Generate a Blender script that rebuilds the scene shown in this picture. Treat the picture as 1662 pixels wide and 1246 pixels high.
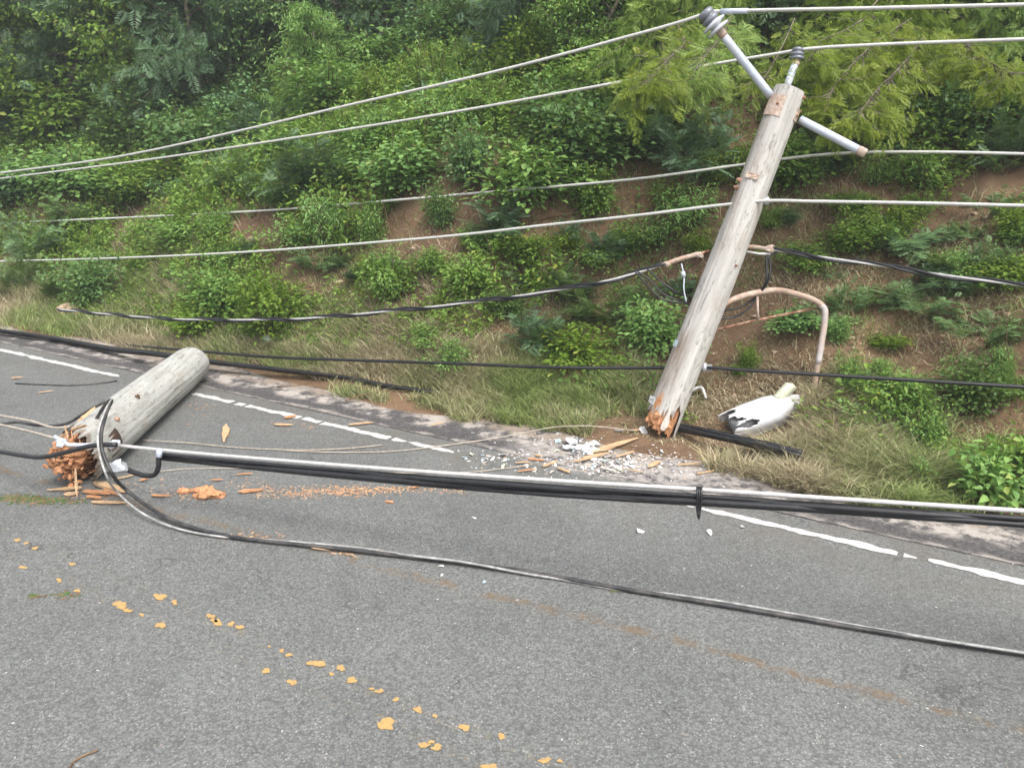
import bpy, math, random
import numpy as np
from mathutils import Vector, Matrix, Quaternion
for o in list(bpy.data.objects): bpy.data.objects.remove(o)
R = math.radians
SC = bpy.context.scene
COL = SC.collection
random.seed(7); rng = np.random.default_rng(7)

# ------------------------------------------------------------------ camera, sky, sun, exposure
PITCH = math.atan(388/1350); CAMZ = 2.4; FPX = 1350.0
cd = bpy.data.cameras.new('camera'); cam = bpy.data.objects.new('camera', cd); COL.objects.link(cam)
cd.sensor_width = 36; cd.lens = 36*FPX/1662; cd.clip_end = 2000; cd.clip_start = 0.05
cam.location = (0, 0, CAMZ); cam.rotation_euler = (math.pi/2 - PITCH, 0, 0)
SC.camera = cam
SUN_EL, SUN_AZ = R(58), R(150)          # azimuth clockwise from +Y
w = bpy.data.worlds.new('World'); SC.world = w; w.use_nodes = True
nt = w.node_tree
for n_ in list(nt.nodes): nt.nodes.remove(n_)
sky = nt.nodes.new('ShaderNodeTexSky'); sky.sky_type = 'NISHITA'; sky.sun_disc = False
sky.sun_elevation = SUN_EL; sky.sun_rotation = SUN_AZ; sky.dust_density = 5; sky.air_density = 1.0; sky.ozone_density = 1
hs = nt.nodes.new('ShaderNodeHueSaturation'); hs.inputs['Saturation'].default_value = 0.30
bg = nt.nodes.new('ShaderNodeBackground'); bg.inputs['Strength'].default_value = 0.15
wo = nt.nodes.new('ShaderNodeOutputWorld')
nt.links.new(sky.outputs[0], hs.inputs['Color']); nt.links.new(hs.outputs[0], bg.inputs[0]); nt.links.new(bg.outputs[0], wo.inputs[0])
sd = bpy.data.lights.new('sun', 'SUN'); sun = bpy.data.objects.new('sun', sd); COL.objects.link(sun)
sd.energy = 1.0; sd.angle = R(20); sd.color = (1, 0.96, 0.9)
sdir = Vector((math.sin(SUN_AZ)*math.cos(SUN_EL), math.cos(SUN_AZ)*math.cos(SUN_EL), math.sin(SUN_EL)))
sun.rotation_euler = sdir.to_track_quat('Z', 'Y').to_euler(); sun.location = (0, 0, 30)
SC.view_settings.view_transform = 'Standard'; SC.view_settings.look = 'None'
SC.view_settings.exposure = 1.25; SC.view_settings.gamma = 1
SC.cycles.max_bounces = 6; SC.cycles.transparent_max_bounces = 8

# ------------------------------------------------------------------ geometry of the place
U = np.array([-0.85334, 0.52136, 0.0])      # along the road, away to the left
Nn = np.array([0.52136, 0.85334, 0.0])      # across the road, towards the hill
def st(s, t, z=0.0): return Nn*s + U*t + np.array([0, 0, z])
def ray(px, py):
    a = (px-831)/FPX; b = (623-py)/FPX
    return np.array([a, math.cos(PITCH)+b*math.sin(PITCH), -math.sin(PITCH)+b*math.cos(PITCH)])
CAM = np.array([0, 0, CAMZ])
def at(px, py, d): return CAM + ray(px, py)*d
def ground(px, py, z=0.0):
    r = ray(px, py); return CAM + r*((z-CAMZ)/r[2])
def on_s(px, py, s):
    r = ray(px, py); return CAM + r*((s - CAM@Nn)/(r@Nn))
_wv = [(rng.normal(size=2), rng.uniform(0, 6.28)) for _ in range(14)]
def bumps(s, t):
    v = 0
    for i, (k, ph) in enumerate(_wv):
        f = [0.55, 0.9, 1.5, 2.4, 4.0, 7.0, 11.0][i % 7]
        kk = k/np.linalg.norm(k)*f
        v = v + np.sin(kk[0]*s + kk[1]*t + ph)/f**0.9*0.12
    return v
def hz(s, t):
    e = s - (6.28 + 0.10*np.sin(t*0.8+0.6) + 0.06*np.sin(t*2.1))
    wd = 0.22
    z = 0.74*wd*np.logaddexp(0, np.clip(e/wd, -40, 400)) - 0.045
    z = np.where(e > 26, 0.74*26 + (e-26)*0.35, z)
    return z + bumps(s, t)*np.clip((e+0.1)/1.4, 0, 1) + 0.012*np.sin(9*s+5*t)*np.clip((e+.3)/.5, 0, 1)
def hit(px, py):
    r = ray(px, py); k = 3.0
    below = lambda k: (CAM+r*k)[2] <= max(0.0, float(hz((CAM+r*k)@Nn, (CAM+r*k)@U)))
    while k < 75 and not below(k): k += 0.12
    lo, hi = k-.12, k
    for _ in range(9):
        md = (lo+hi)/2
        if below(md): hi = md
        else: lo = md
    return CAM + r*hi
def drop(p):
    return np.array([p[0], p[1], max(0.0, float(hz(p@Nn, p@U)))])
def depth(p): return float((np.asarray(p)-CAM) @ np.array([0, math.cos(PITCH), -math.sin(PITCH)]))

# ------------------------------------------------------------------ materials
def mat(name):
    m = bpy.data.materials.new(name); m.use_nodes = True
    return m, m.node_tree, m.node_tree.nodes['Principled BSDF']
class T:
    def __init__(s, nt): s.nt = nt
    def n(s, typ, **kw):
        nd = s.nt.nodes.new('ShaderNode'+typ)
        for k, v in kw.items():
            if hasattr(nd, k) and k not in nd.inputs: setattr(nd, k, v)
            else: s.set(nd.inputs[k], v)
        return nd
    def set(s, sock, v):
        if hasattr(v, 'is_output'): s.nt.links.new(v, sock)
        else:
            if isinstance(v, (tuple, list)) and len(v) == 3 and sock.type == 'RGBA': v = (*v, 1)
            sock.default_value = v
    def math(s, op, a, b=0.0, c=None):
        nd = s.nt.nodes.new('ShaderNodeMath'); nd.operation = op
        s.set(nd.inputs[0], a); s.set(nd.inputs[1], b)
        if c is not None: s.set(nd.inputs[2], c)
        return nd.outputs[0]
    def mix(s, f, a, b, bt='MIX'):
        nd = s.nt.nodes.new('ShaderNodeMix'); nd.data_type = 'RGBA'; nd.blend_type = bt
        s.set(nd.inputs[0], f); s.set(nd.inputs[6], a); s.set(nd.inputs[7], b)
        return nd.outputs[2]
    def step(s, x, lo, hi):
        nd = s.nt.nodes.new('ShaderNodeMapRange'); nd.interpolation_type = 'SMOOTHSTEP'
        s.set(nd.inputs[0], x); nd.inputs[1].default_value = lo; nd.inputs[2].default_value = hi
        return nd.outputs[0]
    def noise(s, vec, scale, detail=4, rough=0.6):
        return s.n('TexNoise', Vector=vec, Scale=scale, Detail=detail, Roughness=rough).outputs[0]
    def pos(s): return s.n('NewGeometry').outputs['Position']
    def obj(s): return s.n('TexCoord').outputs['Object']
    def attr(s, name): return s.n('Attribute', attribute_name=name).outputs['Fac']
    def bump(s, h, strength, dist):
        nd = s.n('Bump', Strength=strength, Distance=dist, Height=h); return nd.outputs[0]
    def dot(s, vec, d):
        nd = s.nt.nodes.new('ShaderNodeVectorMath'); nd.operation = 'DOT_PRODUCT'
        s.set(nd.inputs[0], vec); nd.inputs[1].default_value = tuple(d); return nd.outputs['Value']
    def vscale(s, vec, sc):
        nd = s.nt.nodes.new('ShaderNodeMapping'); s.set(nd.inputs[0], vec); nd.inputs['Scale'].default_value = sc
        return nd.outputs[0]

def m_simple(name, col, rough=0.6, metal=0.0, var=0.25, scale=20, spec=0.4, dirt=None, dirt_amt=0.5):
    m, nt, b = mat(name); t = T(nt)
    p = t.obj()
    n = t.noise(p, scale)
    c = t.mix(t.step(n, .35, .7), tuple(x*(1-var) for x in col), tuple(min(1, x*(1+var)) for x in col))
    if dirt:
        c = t.mix(t.math('MULTIPLY', t.step(t.noise(p, scale*.4, 6, .7), .45, .62), dirt_amt), c, dirt)
    t.set(b.inputs['Base Color'], c); b.inputs['Roughness'].default_value = rough; b.inputs['Metallic'].default_value = metal
    b.inputs['Specular IOR Level'].default_value = spec
    return m

def m_road():
    m, nt, b = mat('asphalt'); t = T(nt); p = t.pos()
    v1 = t.n('TexVoronoi', Vector=p, Scale=80); v2 = t.n('TexVoronoi', Vector=p, Scale=165)
    c1 = t.n('SeparateColor', Color=v1.outputs['Color']).outputs[0]
    c2 = t.n('SeparateColor', Color=v2.outputs['Color']).outputs[1]
    fine = t.noise(p, 420, 2, .5); mid = t.noise(p, 34, 4, .65); big = t.noise(p, 1.1, 5, .6)
    v = t.math('MULTIPLY_ADD', c1, .42, .79)
    v = t.math('MULTIPLY', v, t.math('MULTIPLY_ADD', c2, .34, .83))
    v = t.math('MULTIPLY', v, t.math('MULTIPLY_ADD', mid, .4, .80))
    v = t.math('MULTIPLY', v, t.math('MULTIPLY_ADD', big, .55, .72))
    # dark pits between the stones
    pit = t.step(v1.outputs['Distance'], .35, .75)
    v = t.math('MULTIPLY', v, t.math('MULTIPLY_ADD', pit, -.30, 1.08))
    base = t.mix(t.noise(p, 2.3, 3), (.128, .134, .132), (.147, .147, .141))
    col = t.mix(1.0, base, t.n('CombineColor', Red=v, Green=v, Blue=v).outputs[0], 'MULTIPLY')
    trk = t.math('SUBTRACT', 1.0, t.step(t.math('ABSOLUTE', t.math('SUBTRACT', t.dot(p, Nn), t.math('MULTIPLY_ADD', t.noise(p, .6, 2), .3, 4.25))), .1, .42))
    col = t.mix(t.math('MULTIPLY', trk, .18), col, (.10, .102, .10))
    wv = t.n('VectorMath', operation='ADD'); t.set(wv.inputs[0], p); t.set(wv.inputs[1], t.n('TexNoise', Vector=p, Scale=2.2, Detail=5).outputs[1])
    cv = t.n('TexVoronoi', feature='DISTANCE_TO_EDGE', Vector=wv.outputs[0], Scale=.75)
    crk = t.math('MULTIPLY', t.math('SUBTRACT', 1.0, t.step(cv.outputs['Distance'], .0, .010)), t.step(t.noise(p, 1.4, 4, .6), .50, .60))
    col = t.mix(t.math('MULTIPLY', crk, .6), col, (.045, .043, .04))
    oil = t.math('MULTIPLY', t.step(t.noise(p, 2.6, 4, .55), .62, .74), .4)
    col = t.mix(oil, col, (.075, .075, .074))
    for sc_ in (2.47, 2.32):      # last residue of the yellow paint in the stone texture
        gh = t.math('MULTIPLY', t.math('SUBTRACT', 1.0, t.step(t.math('ABSOLUTE', t.math('SUBTRACT', t.dot(p, Nn), sc_)), .025, .06)), t.step(t.noise(p, 22, 6, .75), .52, .66))
        col = t.mix(t.math('MULTIPLY', gh, .45), col, (.21, .165, .085))
    # pale aggregate flecks
    fl = t.math('MULTIPLY', t.step(c2, .93, .97), t.step(t.noise(p, 9, 3), .42, .6))
    col = t.mix(t.math('MULTIPLY', fl, .65), col, (.36, .36, .33))
    # brown dirt collected along the worn seam of the lane
    s = t.dot(p, Nn); tt = t.dot(p, U)
    wob = t.math('MULTIPLY', t.math('SUBTRACT', t.noise(p, .9, 4, .6), .5), .22)
    ctr = t.math('MULTIPLY_ADD', tt, -.10, 3.68)
    d = t.math('ABSOLUTE', t.math('SUBTRACT', t.math('ADD', s, wob), ctr))
    seam = t.math('MULTIPLY', t.math('SUBTRACT', 1.0, t.step(d, .0, .06)), t.step(t.noise(p, 7, 6, .75), .44, .60))
    col = t.mix(t.math('MULTIPLY', seam, .75), col, (.155, .10, .05))
    # brownish film near the road edge and tyre-worn middle
    film = t.math('MULTIPLY', t.step(s, 4.3, 5.35), t.step(t.noise(p, 3, 5, .65), .35, .7))
    col = t.mix(t.math('MULTIPLY', film, .55), col, (.128, .11, .092))
    stain = t.step(t.noise(p, .7, 6, .7), .56, .72)
    col = t.mix(t.math('MULTIPLY', stain, .35), col, (.105, .104, .102))
    # pale powder of the smashed lamp around the foot of the pole
    for (cs, ct, rs, rt, am) in ((5.60, 2.50, .36, 1.0, .9), (5.90, 1.70, .22, .55, 1.0), (5.42, 3.05, .14, .5, .6)):
        e = t.math('ADD', t.math('POWER', t.math('DIVIDE', t.math('SUBTRACT', t.dot(p, Nn), cs), rs), 2.0), t.math('POWER', t.math('DIVIDE', t.math('SUBTRACT', t.dot(p, U), ct), rt), 2.0))
        mk = t.math('MULTIPLY', t.math('SUBTRACT', 1.0, t.step(e, .2, 1.1)), t.step(t.noise(p, 11, 7, .75), .40, .56))
        col = t.mix(t.math('MULTIPLY', mk, am), col, t.mix(t.noise(p, 40, 4, .7), (.25, .225, .205), (.46, .43, .41)))
    t.set(b.inputs['Base Color'], col); b.inputs['Roughness'].default_value = .88; b.inputs['Specular IOR Level'].default_value = .25
    h = t.math('ADD', t.math('MULTIPLY', v1.outputs['Distance'], -.8), t.math('MULTIPLY', fine, .5))
    t.set(b.inputs['Normal'], t.bump(h, .42, .005))
    return m

def m_shoulder():
    m, nt, b = mat('shoulder'); t = T(nt); p = t.pos()
    s = t.math('ADD', t.dot(p, Nn), t.math('MULTIPLY', t.math('SUBTRACT', t.noise(p, 2.2, 6, .65), .5), .26))
    v1 = t.n('TexVoronoi', Vector=p, Scale=60)
    c1 = t.n('SeparateColor', Color=v1.outputs['Color']).outputs[0]
    g = t.math('MULTIPLY', t.math('MULTIPLY_ADD', c1, .6, .6), t.math('MULTIPLY_ADD', t.noise(p, 30, 5, .7), .8, .55))
    dark = t.mix(1.0, (.098, .092, .092), t.n('CombineColor', Red=g, Green=g, Blue=g).outputs[0], 'MULTIPLY')
    pale = t.mix(t.noise(p, 14, 6, .7), (.30, .265, .235), (.46, .42, .385))
    soil = t.mix(t.noise(p, 18, 6, .7), (.19, .145, .11), (.34, .285, .235))
    line = t.math('MULTIPLY', t.math('SUBTRACT', 1.0, t.step(t.math('ABSOLUTE', t.math('SUBTRACT', s, 5.40)), .0, .06)), t.step(t.noise(p, 6, 6, .7), .38, .58))
    col = t.mix(t.math('MULTIPLY', line, .75), dark, pale)
    sc = t.math('MULTIPLY', t.step(s, 5.52, 5.66), t.step(t.noise(p, 3.4, 8, .72), .45, .58))
    col = t.mix(sc, col, pale)
    col = t.mix(t.math('MULTIPLY', t.step(s, 5.72, 5.9), t.step(t.noise(p, 5, 6, .7), .42, .56)), col, soil)
    # pale powder of the smashed lamp around the foot of the pole
    for (cs, ct, rs, rt, am) in ((5.60, 2.50, .36, 1.0, .9), (5.90, 1.70, .22, .55, 1.0), (5.42, 3.05, .14, .5, .6)):
        e = t.math('ADD', t.math('POWER', t.math('DIVIDE', t.math('SUBTRACT', t.dot(p, Nn), cs), rs), 2.0), t.math('POWER', t.math('DIVIDE', t.math('SUBTRACT', t.dot(p, U), ct), rt), 2.0))
        mk = t.math('MULTIPLY', t.math('SUBTRACT', 1.0, t.step(e, .2, 1.1)), t.step(t.noise(p, 11, 7, .75), .40, .56))
        col = t.mix(t.math('MULTIPLY', mk, am), col, t.mix(t.noise(p, 40, 4, .7), (.25, .225, .205), (.46, .43, .41)))
    t.set(b.inputs['Base Color'], col); b.inputs['Roughness'].default_value = .92; b.inputs['Specular IOR Level'].default_value = .2
    t.set(b.inputs['Normal'], t.bump(t.noise(p, 60, 6, .7), .7, .012))
    return m

def m_soil():
    m, nt, b = mat('hill soil'); t = T(nt); p = t.pos()
    a = t.noise(p, 1.3, 6, .65); f = t.noise(p, 26, 6, .75); f2 = t.noise(p, 90, 3, .7)
    col = t.mix(t.step(a, .35, .65), (.130, .082, .052), (.235, .150, .090))
    col = t.mix(t.math('MULTIPLY', t.step(f, .52, .68), .6), col, (.26, .17, .10))
    col = t.mix(t.math('MULTIPLY', t.step(f2, .55, .7), .5), col, (.06, .042, .03))
    vo = t.n('TexVoronoi', Vector=p, Scale=28)
    vc = t.n('SeparateColor', Color=vo.outputs['Color']).outputs[0]
    peb = t.math('MULTIPLY', t.step(vc, .80, .84), t.math('SUBTRACT', 1, t.step(vo.outputs['Distance'], .25, .42)))
    col = t.mix(t.math('MULTIPLY', peb, .8), col, (.34, .25, .165))
    lit = t.step(t.noise(p, 2.6, 5, .7), .50, .66)      # leaf litter and dead thatch
    col = t.mix(t.math('MULTIPLY', lit, .65), col, (.105, .082, .052))
    t.set(b.inputs['Base Color'], col); b.inputs['Roughness'].default_value = .95; b.inputs['Specular IOR Level'].default_value = .15
    t.set(b.inputs['Normal'], t.bump(t.math('ADD', f, t.math('MULTIPLY', peb, .8)), .9, .03))
    return m

def m_leaf(name, c_lo, c_hi, c_odd, trans=.35, rough=.5, hue=0.02):
    m, nt, b = mat(name); t = T(nt)
    k = t.attr('tint'); oi = t.n('ObjectInfo').outputs['Random']
    c = t.mix(k, c_lo, c_hi)
    c = t.mix(t.math('MULTIPLY', t.step(k, .93, .97), .8), c, c_odd)
    hsn = t.n('HueSaturation', Hue=t.math('MULTIPLY_ADD', oi, hue*2, .5-hue), Saturation=t.math('MULTIPLY_ADD', oi, -.25, 1.08), Value=t.math('MULTIPLY_ADD', oi, .45, .78), Color=c).outputs[0]
    t.set(b.inputs['Base Color'], hsn); b.inputs['Roughness'].default_value = rough; b.inputs['Specular IOR Level'].default_value = .35
    tr = t.n('BsdfTranslucent', Color=t.mix(.5, hsn, (.22, .34, .04)))
    ms = t.n('MixShader', Fac=trans)
    nt.links.new(b.outputs[0], ms.inputs[1]); nt.links.new(tr.outputs[0], ms.inputs[2])
    nt.links.new(ms.outputs[0], nt.nodes['Material Output'].inputs[0])
    return m

def m_pole(name, base_a, base_b, streak, brown):
    m, nt, b = mat(name); t = T(nt); p = t.obj()
    lng = t.vscale(p, (1, 1, .06))
    g = t.noise(lng, 26, 5, .65); g2 = t.noise(lng, 95, 4, .7); blot = t.noise(t.vscale(p, (1, 1, .45)), 6.5, 5, .65)
    col = t.mix(t.step(g, .3, .7), base_a, base_b)
    col = t.mix(t.math('MULTIPLY', t.step(g2, .50, .72), .55), col, streak)
    col = t.mix(t.math('MULTIPLY', t.step(blot, .50, .70), .55), col, brown)
    # lichen-grey flecks and dark check cracks
    chk = t.math('MULTIPLY', t.step(t.noise(t.vscale(p, (1, 1, .09)), 42, 3, .6), .60, .65), t.step(t.noise(p, 5, 3), .40, .55))
    col = t.mix(t.math('MULTIPLY', chk, .5), col, (.06, .055, .05))
    fl = t.step(t.noise(t.vscale(p, (1, 1, .4)), 34, 4, .65), .58, .66)
    col = t.mix(t.math('MULTIPLY', fl, .55), col, (.14, .145, .13))
    bare = t.attr('bare'); bn = t.math('MULTIPLY', bare, t.step(t.noise(t.vscale(p, (1, 1, .2)), 24, 4, .7), .25, .55))
    col = t.mix(bn, col, t.mix(g2, (.145, .105, .078), (.225, .168, .125)))
    t.set(b.inputs['Base Color'], col); b.inputs['Roughness'].default_value = .85; b.inputs['Specular IOR Level'].default_value = .2
    h = t.math('ADD', t.math('MULTIPLY', g2, .5), t.math('MULTIPLY', chk, -1.0))
    t.set(b.inputs['Normal'], t.bump(h, .7, .008))
    return m

def m_wood(name, a, c, dk):
    m, nt, b = mat(name); t = T(nt); p = t.obj()
    g = t.noise(t.vscale(p, (1, 1, .12)), 60, 5, .7)
    col = t.mix(t.step(g, .3, .7), a, c)
    col = t.mix(t.math('MULTIPLY', t.step(t.noise(p, 30, 4, .7), .55, .68), .7), col, dk)
    t.set(b.inputs['Base Color'], col); b.inputs['Roughness'].default_value = .9
    t.set(b.inputs['Normal'], t.bump(g, .8, .006)); return m

def m_paint(name, col, worn):
    m, nt, b = mat(name); t = T(nt); p = t.pos()
    n = t.noise(p, 60, 6, .75)
    c = t.mix(t.math('MULTIPLY', t.step(n, .47, .66), .75), col, worn)
    v = t.n('TexVoronoi', Vector=p, Scale=110)
    c = t.mix(t.math('MULTIPLY', t.step(v.outputs['Distance'], .5, .8), .35), c, worn)
    t.set(b.inputs['Base Color'], c); b.inputs['Roughness'].default_value = .7
    t.set(b.inputs['Normal'], t.bump(n, .5, .004)); return m

M = {}
M['road'] = m_road(); M['shoulder'] = m_shoulder(); M['soil'] = m_soil()
M['white_line'] = m_paint('white road paint', (.54, .535, .515), (.26, .255, .245))
M['yellow_line'] = m_paint('yellow road paint', (.43, .27, .095), (.24, .175, .10))
M['pole'] = m_pole('weathered pole wood', (.36, .345, .32), (.50, .485, .46), (.24, .205, .175), (.34, .29, .245))
M['pole2'] = m_pole('fallen pole wood', (.315, .315, .295), (.43, .43, .405), (.225, .21, .185), (.32, .275, .23))
M['orange_wood'] = m_wood('fresh split wood', (.34, .15, .07), (.56, .30, .15), (.15, .06, .03))
M['tan_wood'] = m_wood('splinter wood', (.40, .25, .135), (.56, .39, .235), (.24, .14, .08))
M['grey_wood'] = m_wood('grey splinter face', (.42, .38, .34), (.60, .56, .51), (.25, .2, .17))
M['dark_brown'] = m_wood('cavity shade and bolt brown', (.05, .025, .015), (.11, .055, .03), (.02, .012, .008))  # near-black brown that paints the stub cavity's shade; also on one bolt
M['galv'] = m_simple('galvanised arm', (.47, .52, .60), .45, .05, .08, 14, .5, (.50, .44, .40), .25)
M['sleeve'] = m_simple('flaking arm paint', (.40, .37, .36), .6, 0, .12, 14, .4, (.42, .30, .22), .6)
M['lamp_pipe'] = m_simple('dull pinkish arm pipe', (.44, .34, .275), .65, 0, .18, 24, .35, (.30, .16, .09), .55)
M['rust'] = m_simple('rusty steel', (.23, .11, .065), .8, 0, .4, 40, .3, (.55, .40, .30), .5)
M['rust_pale'] = m_simple('faded rust bracket', (.43, .345, .285), .7, 0, .25, 30, .3, (.29, .16, .095), .5)
M['porcelain_grey'] = m_simple('grey porcelain', (.17, .18, .21), .25, 0, .12, 30, .6)
M['porcelain_white'] = m_simple('white porcelain', (.50, .52, .56), .25, 0, .06, 20, .6)
M['wire'] = m_simple('weathered aluminium wire', (.52, .515, .49), .55, .05, .12, 60, .4)
M['wire_dull'] = m_simple('dull strand', (.36, .36, .35), .6, .05, .25, 25, .4, (.16, .15, .14), .6)
M['wire_tan'] = m_simple('thin bare guy wire', (.40, .35, .29), .6, .2, .2, 40, .4)
M['bright_wire'] = m_simple('bright messenger strand', (.48, .47, .46), .5, .1, .12, 30, .5)
M['black'] = m_simple('black cable jacket', (.014, .014, .016), .42, 0, .3, 30, .5)
M['black_dusty'] = m_simple('dusty cable jacket', (.028, .028, .03), .5, 0, .5, 14, .5, (.12, .11, .10), .5)
M['white_shell'] = m_simple('white lamp shell', (.56, .57, .59), .4, 0, .05, 12, .5, (.42, .38, .32), .35)
M['shell_inside'] = m_simple('grey lamp inside', (.16, .16, .165), .5, .1, .25, 25, .4)
M['cream'] = m_simple('cream plastic', (.50, .52, .39), .5, 0, .08, 20, .4)
M['paper'] = m_simple('white shard', (.58, .58, .58), .5, 0, .18, 30, .4)
M['paper_blue'] = m_simple('pale blue shard', (.40, .50, .54), .4, 0, .08, 30, .5)
M['grey_metal'] = m_simple('grey clamp metal', (.45, .47, .5), .4, .5, .2, 30, .5)
M['bag'] = m_simple('pale green plastic', (.55, .68, .55), .35, 0, .12, 25, .5)
M['rock'] = m_simple('tan rock', (.36, .27, .19), .9, 0, .35, 9, .2, (.50, .42, .33), .5)
M['rock_pink'] = m_simple('pinkish rock', (.52, .38, .27), .9, 0, .25, 9, .2)
M['bark'] = m_simple('grey brown bark', (.15, .125, .10), .9, 0, .4, 14, .15)
M['stem'] = m_simple('green brown stem', (.12, .11, .05), .8, 0, .3, 14, .2)
M['dead'] = m_simple('dead brown twig', (.17, .11, .065), .9, 0, .35, 14, .15)
M['leaf'] = m_leaf('broad leaf', (.092, .200, .034), (.22, .365, .068), (.24, .26, .05))
M['leaf_light'] = m_leaf('light broad leaf', (.115, .235, .036), (.26, .41, .075), (.33, .35, .06))
M['leaf_dark'] = m_leaf('dark broad leaf', (.070, .160, .046), (.155, .275, .080), (.12, .15, .05), .28)
M['feather'] = m_leaf('feathery leaf', (.090, .175, .058), (.18, .275, .100), (.20, .24, .09), .3)
M['feather_dark'] = m_leaf('dark feathery leaf', (.070, .145, .070), (.145, .235, .115), (.12, .16, .07), .28)
M['feather_yellow'] = m_leaf('yellow green feathery leaf', (.135, .225, .035), (.30, .40, .06), (.46, .42, .07), .45)
def m_grass():
    m, nt, b = mat('grass blades'); t = T(nt); k = t.attr('tint'); g = t.attr('dry')
    gr = t.mix(k, (.135, .21, .055), (.34, .40, .14)); dr = t.mix(k, (.26, .21, .125), (.60, .53, .36))
    c = t.mix(g, gr, dr)
    t.set(b.inputs['Base Color'], c); b.inputs['Roughness'].default_value = .6; b.inputs['Specular IOR Level'].default_value = .25
    tr = t.n('BsdfTranslucent', Color=c); ms = t.n('MixShader', Fac=.3)
    nt.links.new(b.outputs[0], ms.inputs[1]); nt.links.new(tr.outputs[0], ms.inputs[2])
    nt.links.new(ms.outputs[0], nt.nodes['Material Output'].inputs[0]); return m
M['grass'] = m_grass()

# ------------------------------------------------------------------ mesh helpers
def np_mesh(name, V, F, attrs=None, smooth=False):
    """V (n,3), F (m,k): one constant polygon size"""
    V = np.ascontiguousarray(V, dtype=np.float32); F = np.ascontiguousarray(F, dtype=np.int32)
    me = bpy.data.meshes.new(name); k = F.shape[1]
    me.vertices.add(len(V)); me.vertices.foreach_set('co', V.ravel())
    me.loops.add(F.size); me.loops.foreach_set('vertex_index', F.ravel())
    me.polygons.add(len(F)); me.polygons.foreach_set('loop_start', np.arange(0, F.size, k, dtype=np.int32))
    for an, av in (attrs or {}).items():
        a = me.attributes.new(an, 'FLOAT', 'POINT'); a.data.foreach_set('value', np.ascontiguousarray(av, dtype=np.float32))
    me.update(calc_edges=True)
    if smooth: me.polygons.foreach_set('use_smooth', np.ones(len(F), dtype=bool))
    return me
class MB:
    def __init__(s): s.v = []; s.f = []; s.a = []; s.sm = []
    def add(s, V, F, smooth=True, a=0.0):
        o = len(s.v); s.v += [tuple(map(float, q)) for q in V]
        s.f += [tuple(int(i)+o for i in f) for f in F]; s.sm += [smooth]*len(F)
        s.a += list(a) if hasattr(a, '__len__') else [a]*len(V)
        return s
    def mesh(s, name, mats):
        me = bpy.data.meshes.new(name); me.from_pydata(s.v, [], s.f); me.update()
        me.polygons.foreach_set('use_smooth', s.sm)
        if any(s.a):
            a = me.attributes.new('bare', 'FLOAT', 'POINT'); a.data.foreach_set('value', s.a)
        for m in (mats if isinstance(mats, (list, tuple)) else [mats]): me.materials.append(m)
        return me
def link(name, me, parent=None, loc=None):
    o = bpy.data.objects.new(name, me); COL.objects.link(o)
    if parent is not None: o.parent = parent
    if loc is not None: o.location = tuple(map(float, loc))
    return o
def tag(o, label=None, cat=None, group=None, kind=None):
    if label: o['label'] = label
    if cat: o['category'] = cat
    if group: o['group'] = group
    if kind: o['kind'] = kind
    return o
def thing(name, loc, label, cat, group=None, rot=None):
    o = link(name, None, None, loc)
    if rot is not None: o.rotation_mode = 'QUATERNION'; o.rotation_quaternion = rot
    return tag(o, label, cat, group)
def smooth_path(P, n=8):
    P = [np.asarray(p, float) for p in P]
    if len(P) < 3: return np.array([P[0] + (P[-1]-P[0])*i/n for i in range(n+1)])
    P = np.array(P); h = np.linalg.norm(np.diff(P, axis=0), axis=1)+1e-6; sl = np.diff(P, axis=0)/h[:, None]
    m = np.vstack([sl[:1], (sl[:-1]*h[1:, None]+sl[1:]*h[:-1, None])/(h[:-1]+h[1:])[:, None], sl[-1:]]); out = []
    for i in range(len(P)-1):
        for j in range(n):
            x = j/n
            out.append((2*x**3-3*x*x+1)*P[i]+(x**3-2*x*x+x)*h[i]*m[i]+(-2*x**3+3*x*x)*P[i+1]+(x**3-x*x)*h[i]*m[i+1])
    out.append(P[-1]); return np.array(out)
def frames(P):
    Tn = np.gradient(P, axis=0); Tn /= np.linalg.norm(Tn, axis=1)[:, None]+1e-9
    up = np.array([0, 0, 1.0]) if abs(Tn[0][2]) < .9 else np.array([1.0, 0, 0])
    A = []; a = np.cross(up, Tn[0]); a /= np.linalg.norm(a)
    for tn in Tn:
        a = a - tn*(a@tn); a /= np.linalg.norm(a)+1e-9; A.append(a.copy())
    A = np.array(A); B = np.cross(Tn, A); return Tn, A, B
def tube(mb, P, r, sides=8, cap=True, smooth=True):
    P = np.asarray(P, float); n = len(P); r = np.broadcast_to(np.asarray(r, float), (n,))
    _, A, B = frames(P)
    th = np.linspace(0, 2*np.pi, sides, endpoint=False)
    V = (P[:, None, :] + r[:, None, None]*(np.cos(th)[None, :, None]*A[:, None, :] + np.sin(th)[None, :, None]*B[:, None, :])).reshape(-1, 3)
    F = [(i*sides+j, i*sides+(j+1) % sides, (i+1)*sides+(j+1) % sides, (i+1)*sides+j) for i in range(n-1) for j in range(sides)]
    if cap: F += [tuple(range(sides))[::-1], tuple((n-1)*sides+j for j in range(sides))]
    mb.add(V, F, smooth); return mb
def lathe(mb, prof, M4=None, sides=20):
    """prof: list of (r, z)"""
    V = []; F = []; n = len(prof)
    for r, z in prof:
        for j in range(sides):
            a = 2*math.pi*j/sides; V.append((r*math.cos(a), r*math.sin(a), z))
    for i in range(n-1):
        for j in range(sides): F.append((i*sides+j, i*sides+(j+1) % sides, (i+1)*sides+(j+1) % sides, (i+1)*sides+j))
    F += [tuple(range(sides))[::-1], tuple((n-1)*sides+j for j in range(sides))]
    if M4 is not None: V = [tuple(M4 @ Vector(v)) for v in V]
    mb.add(V, F, True); return mb
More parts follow.
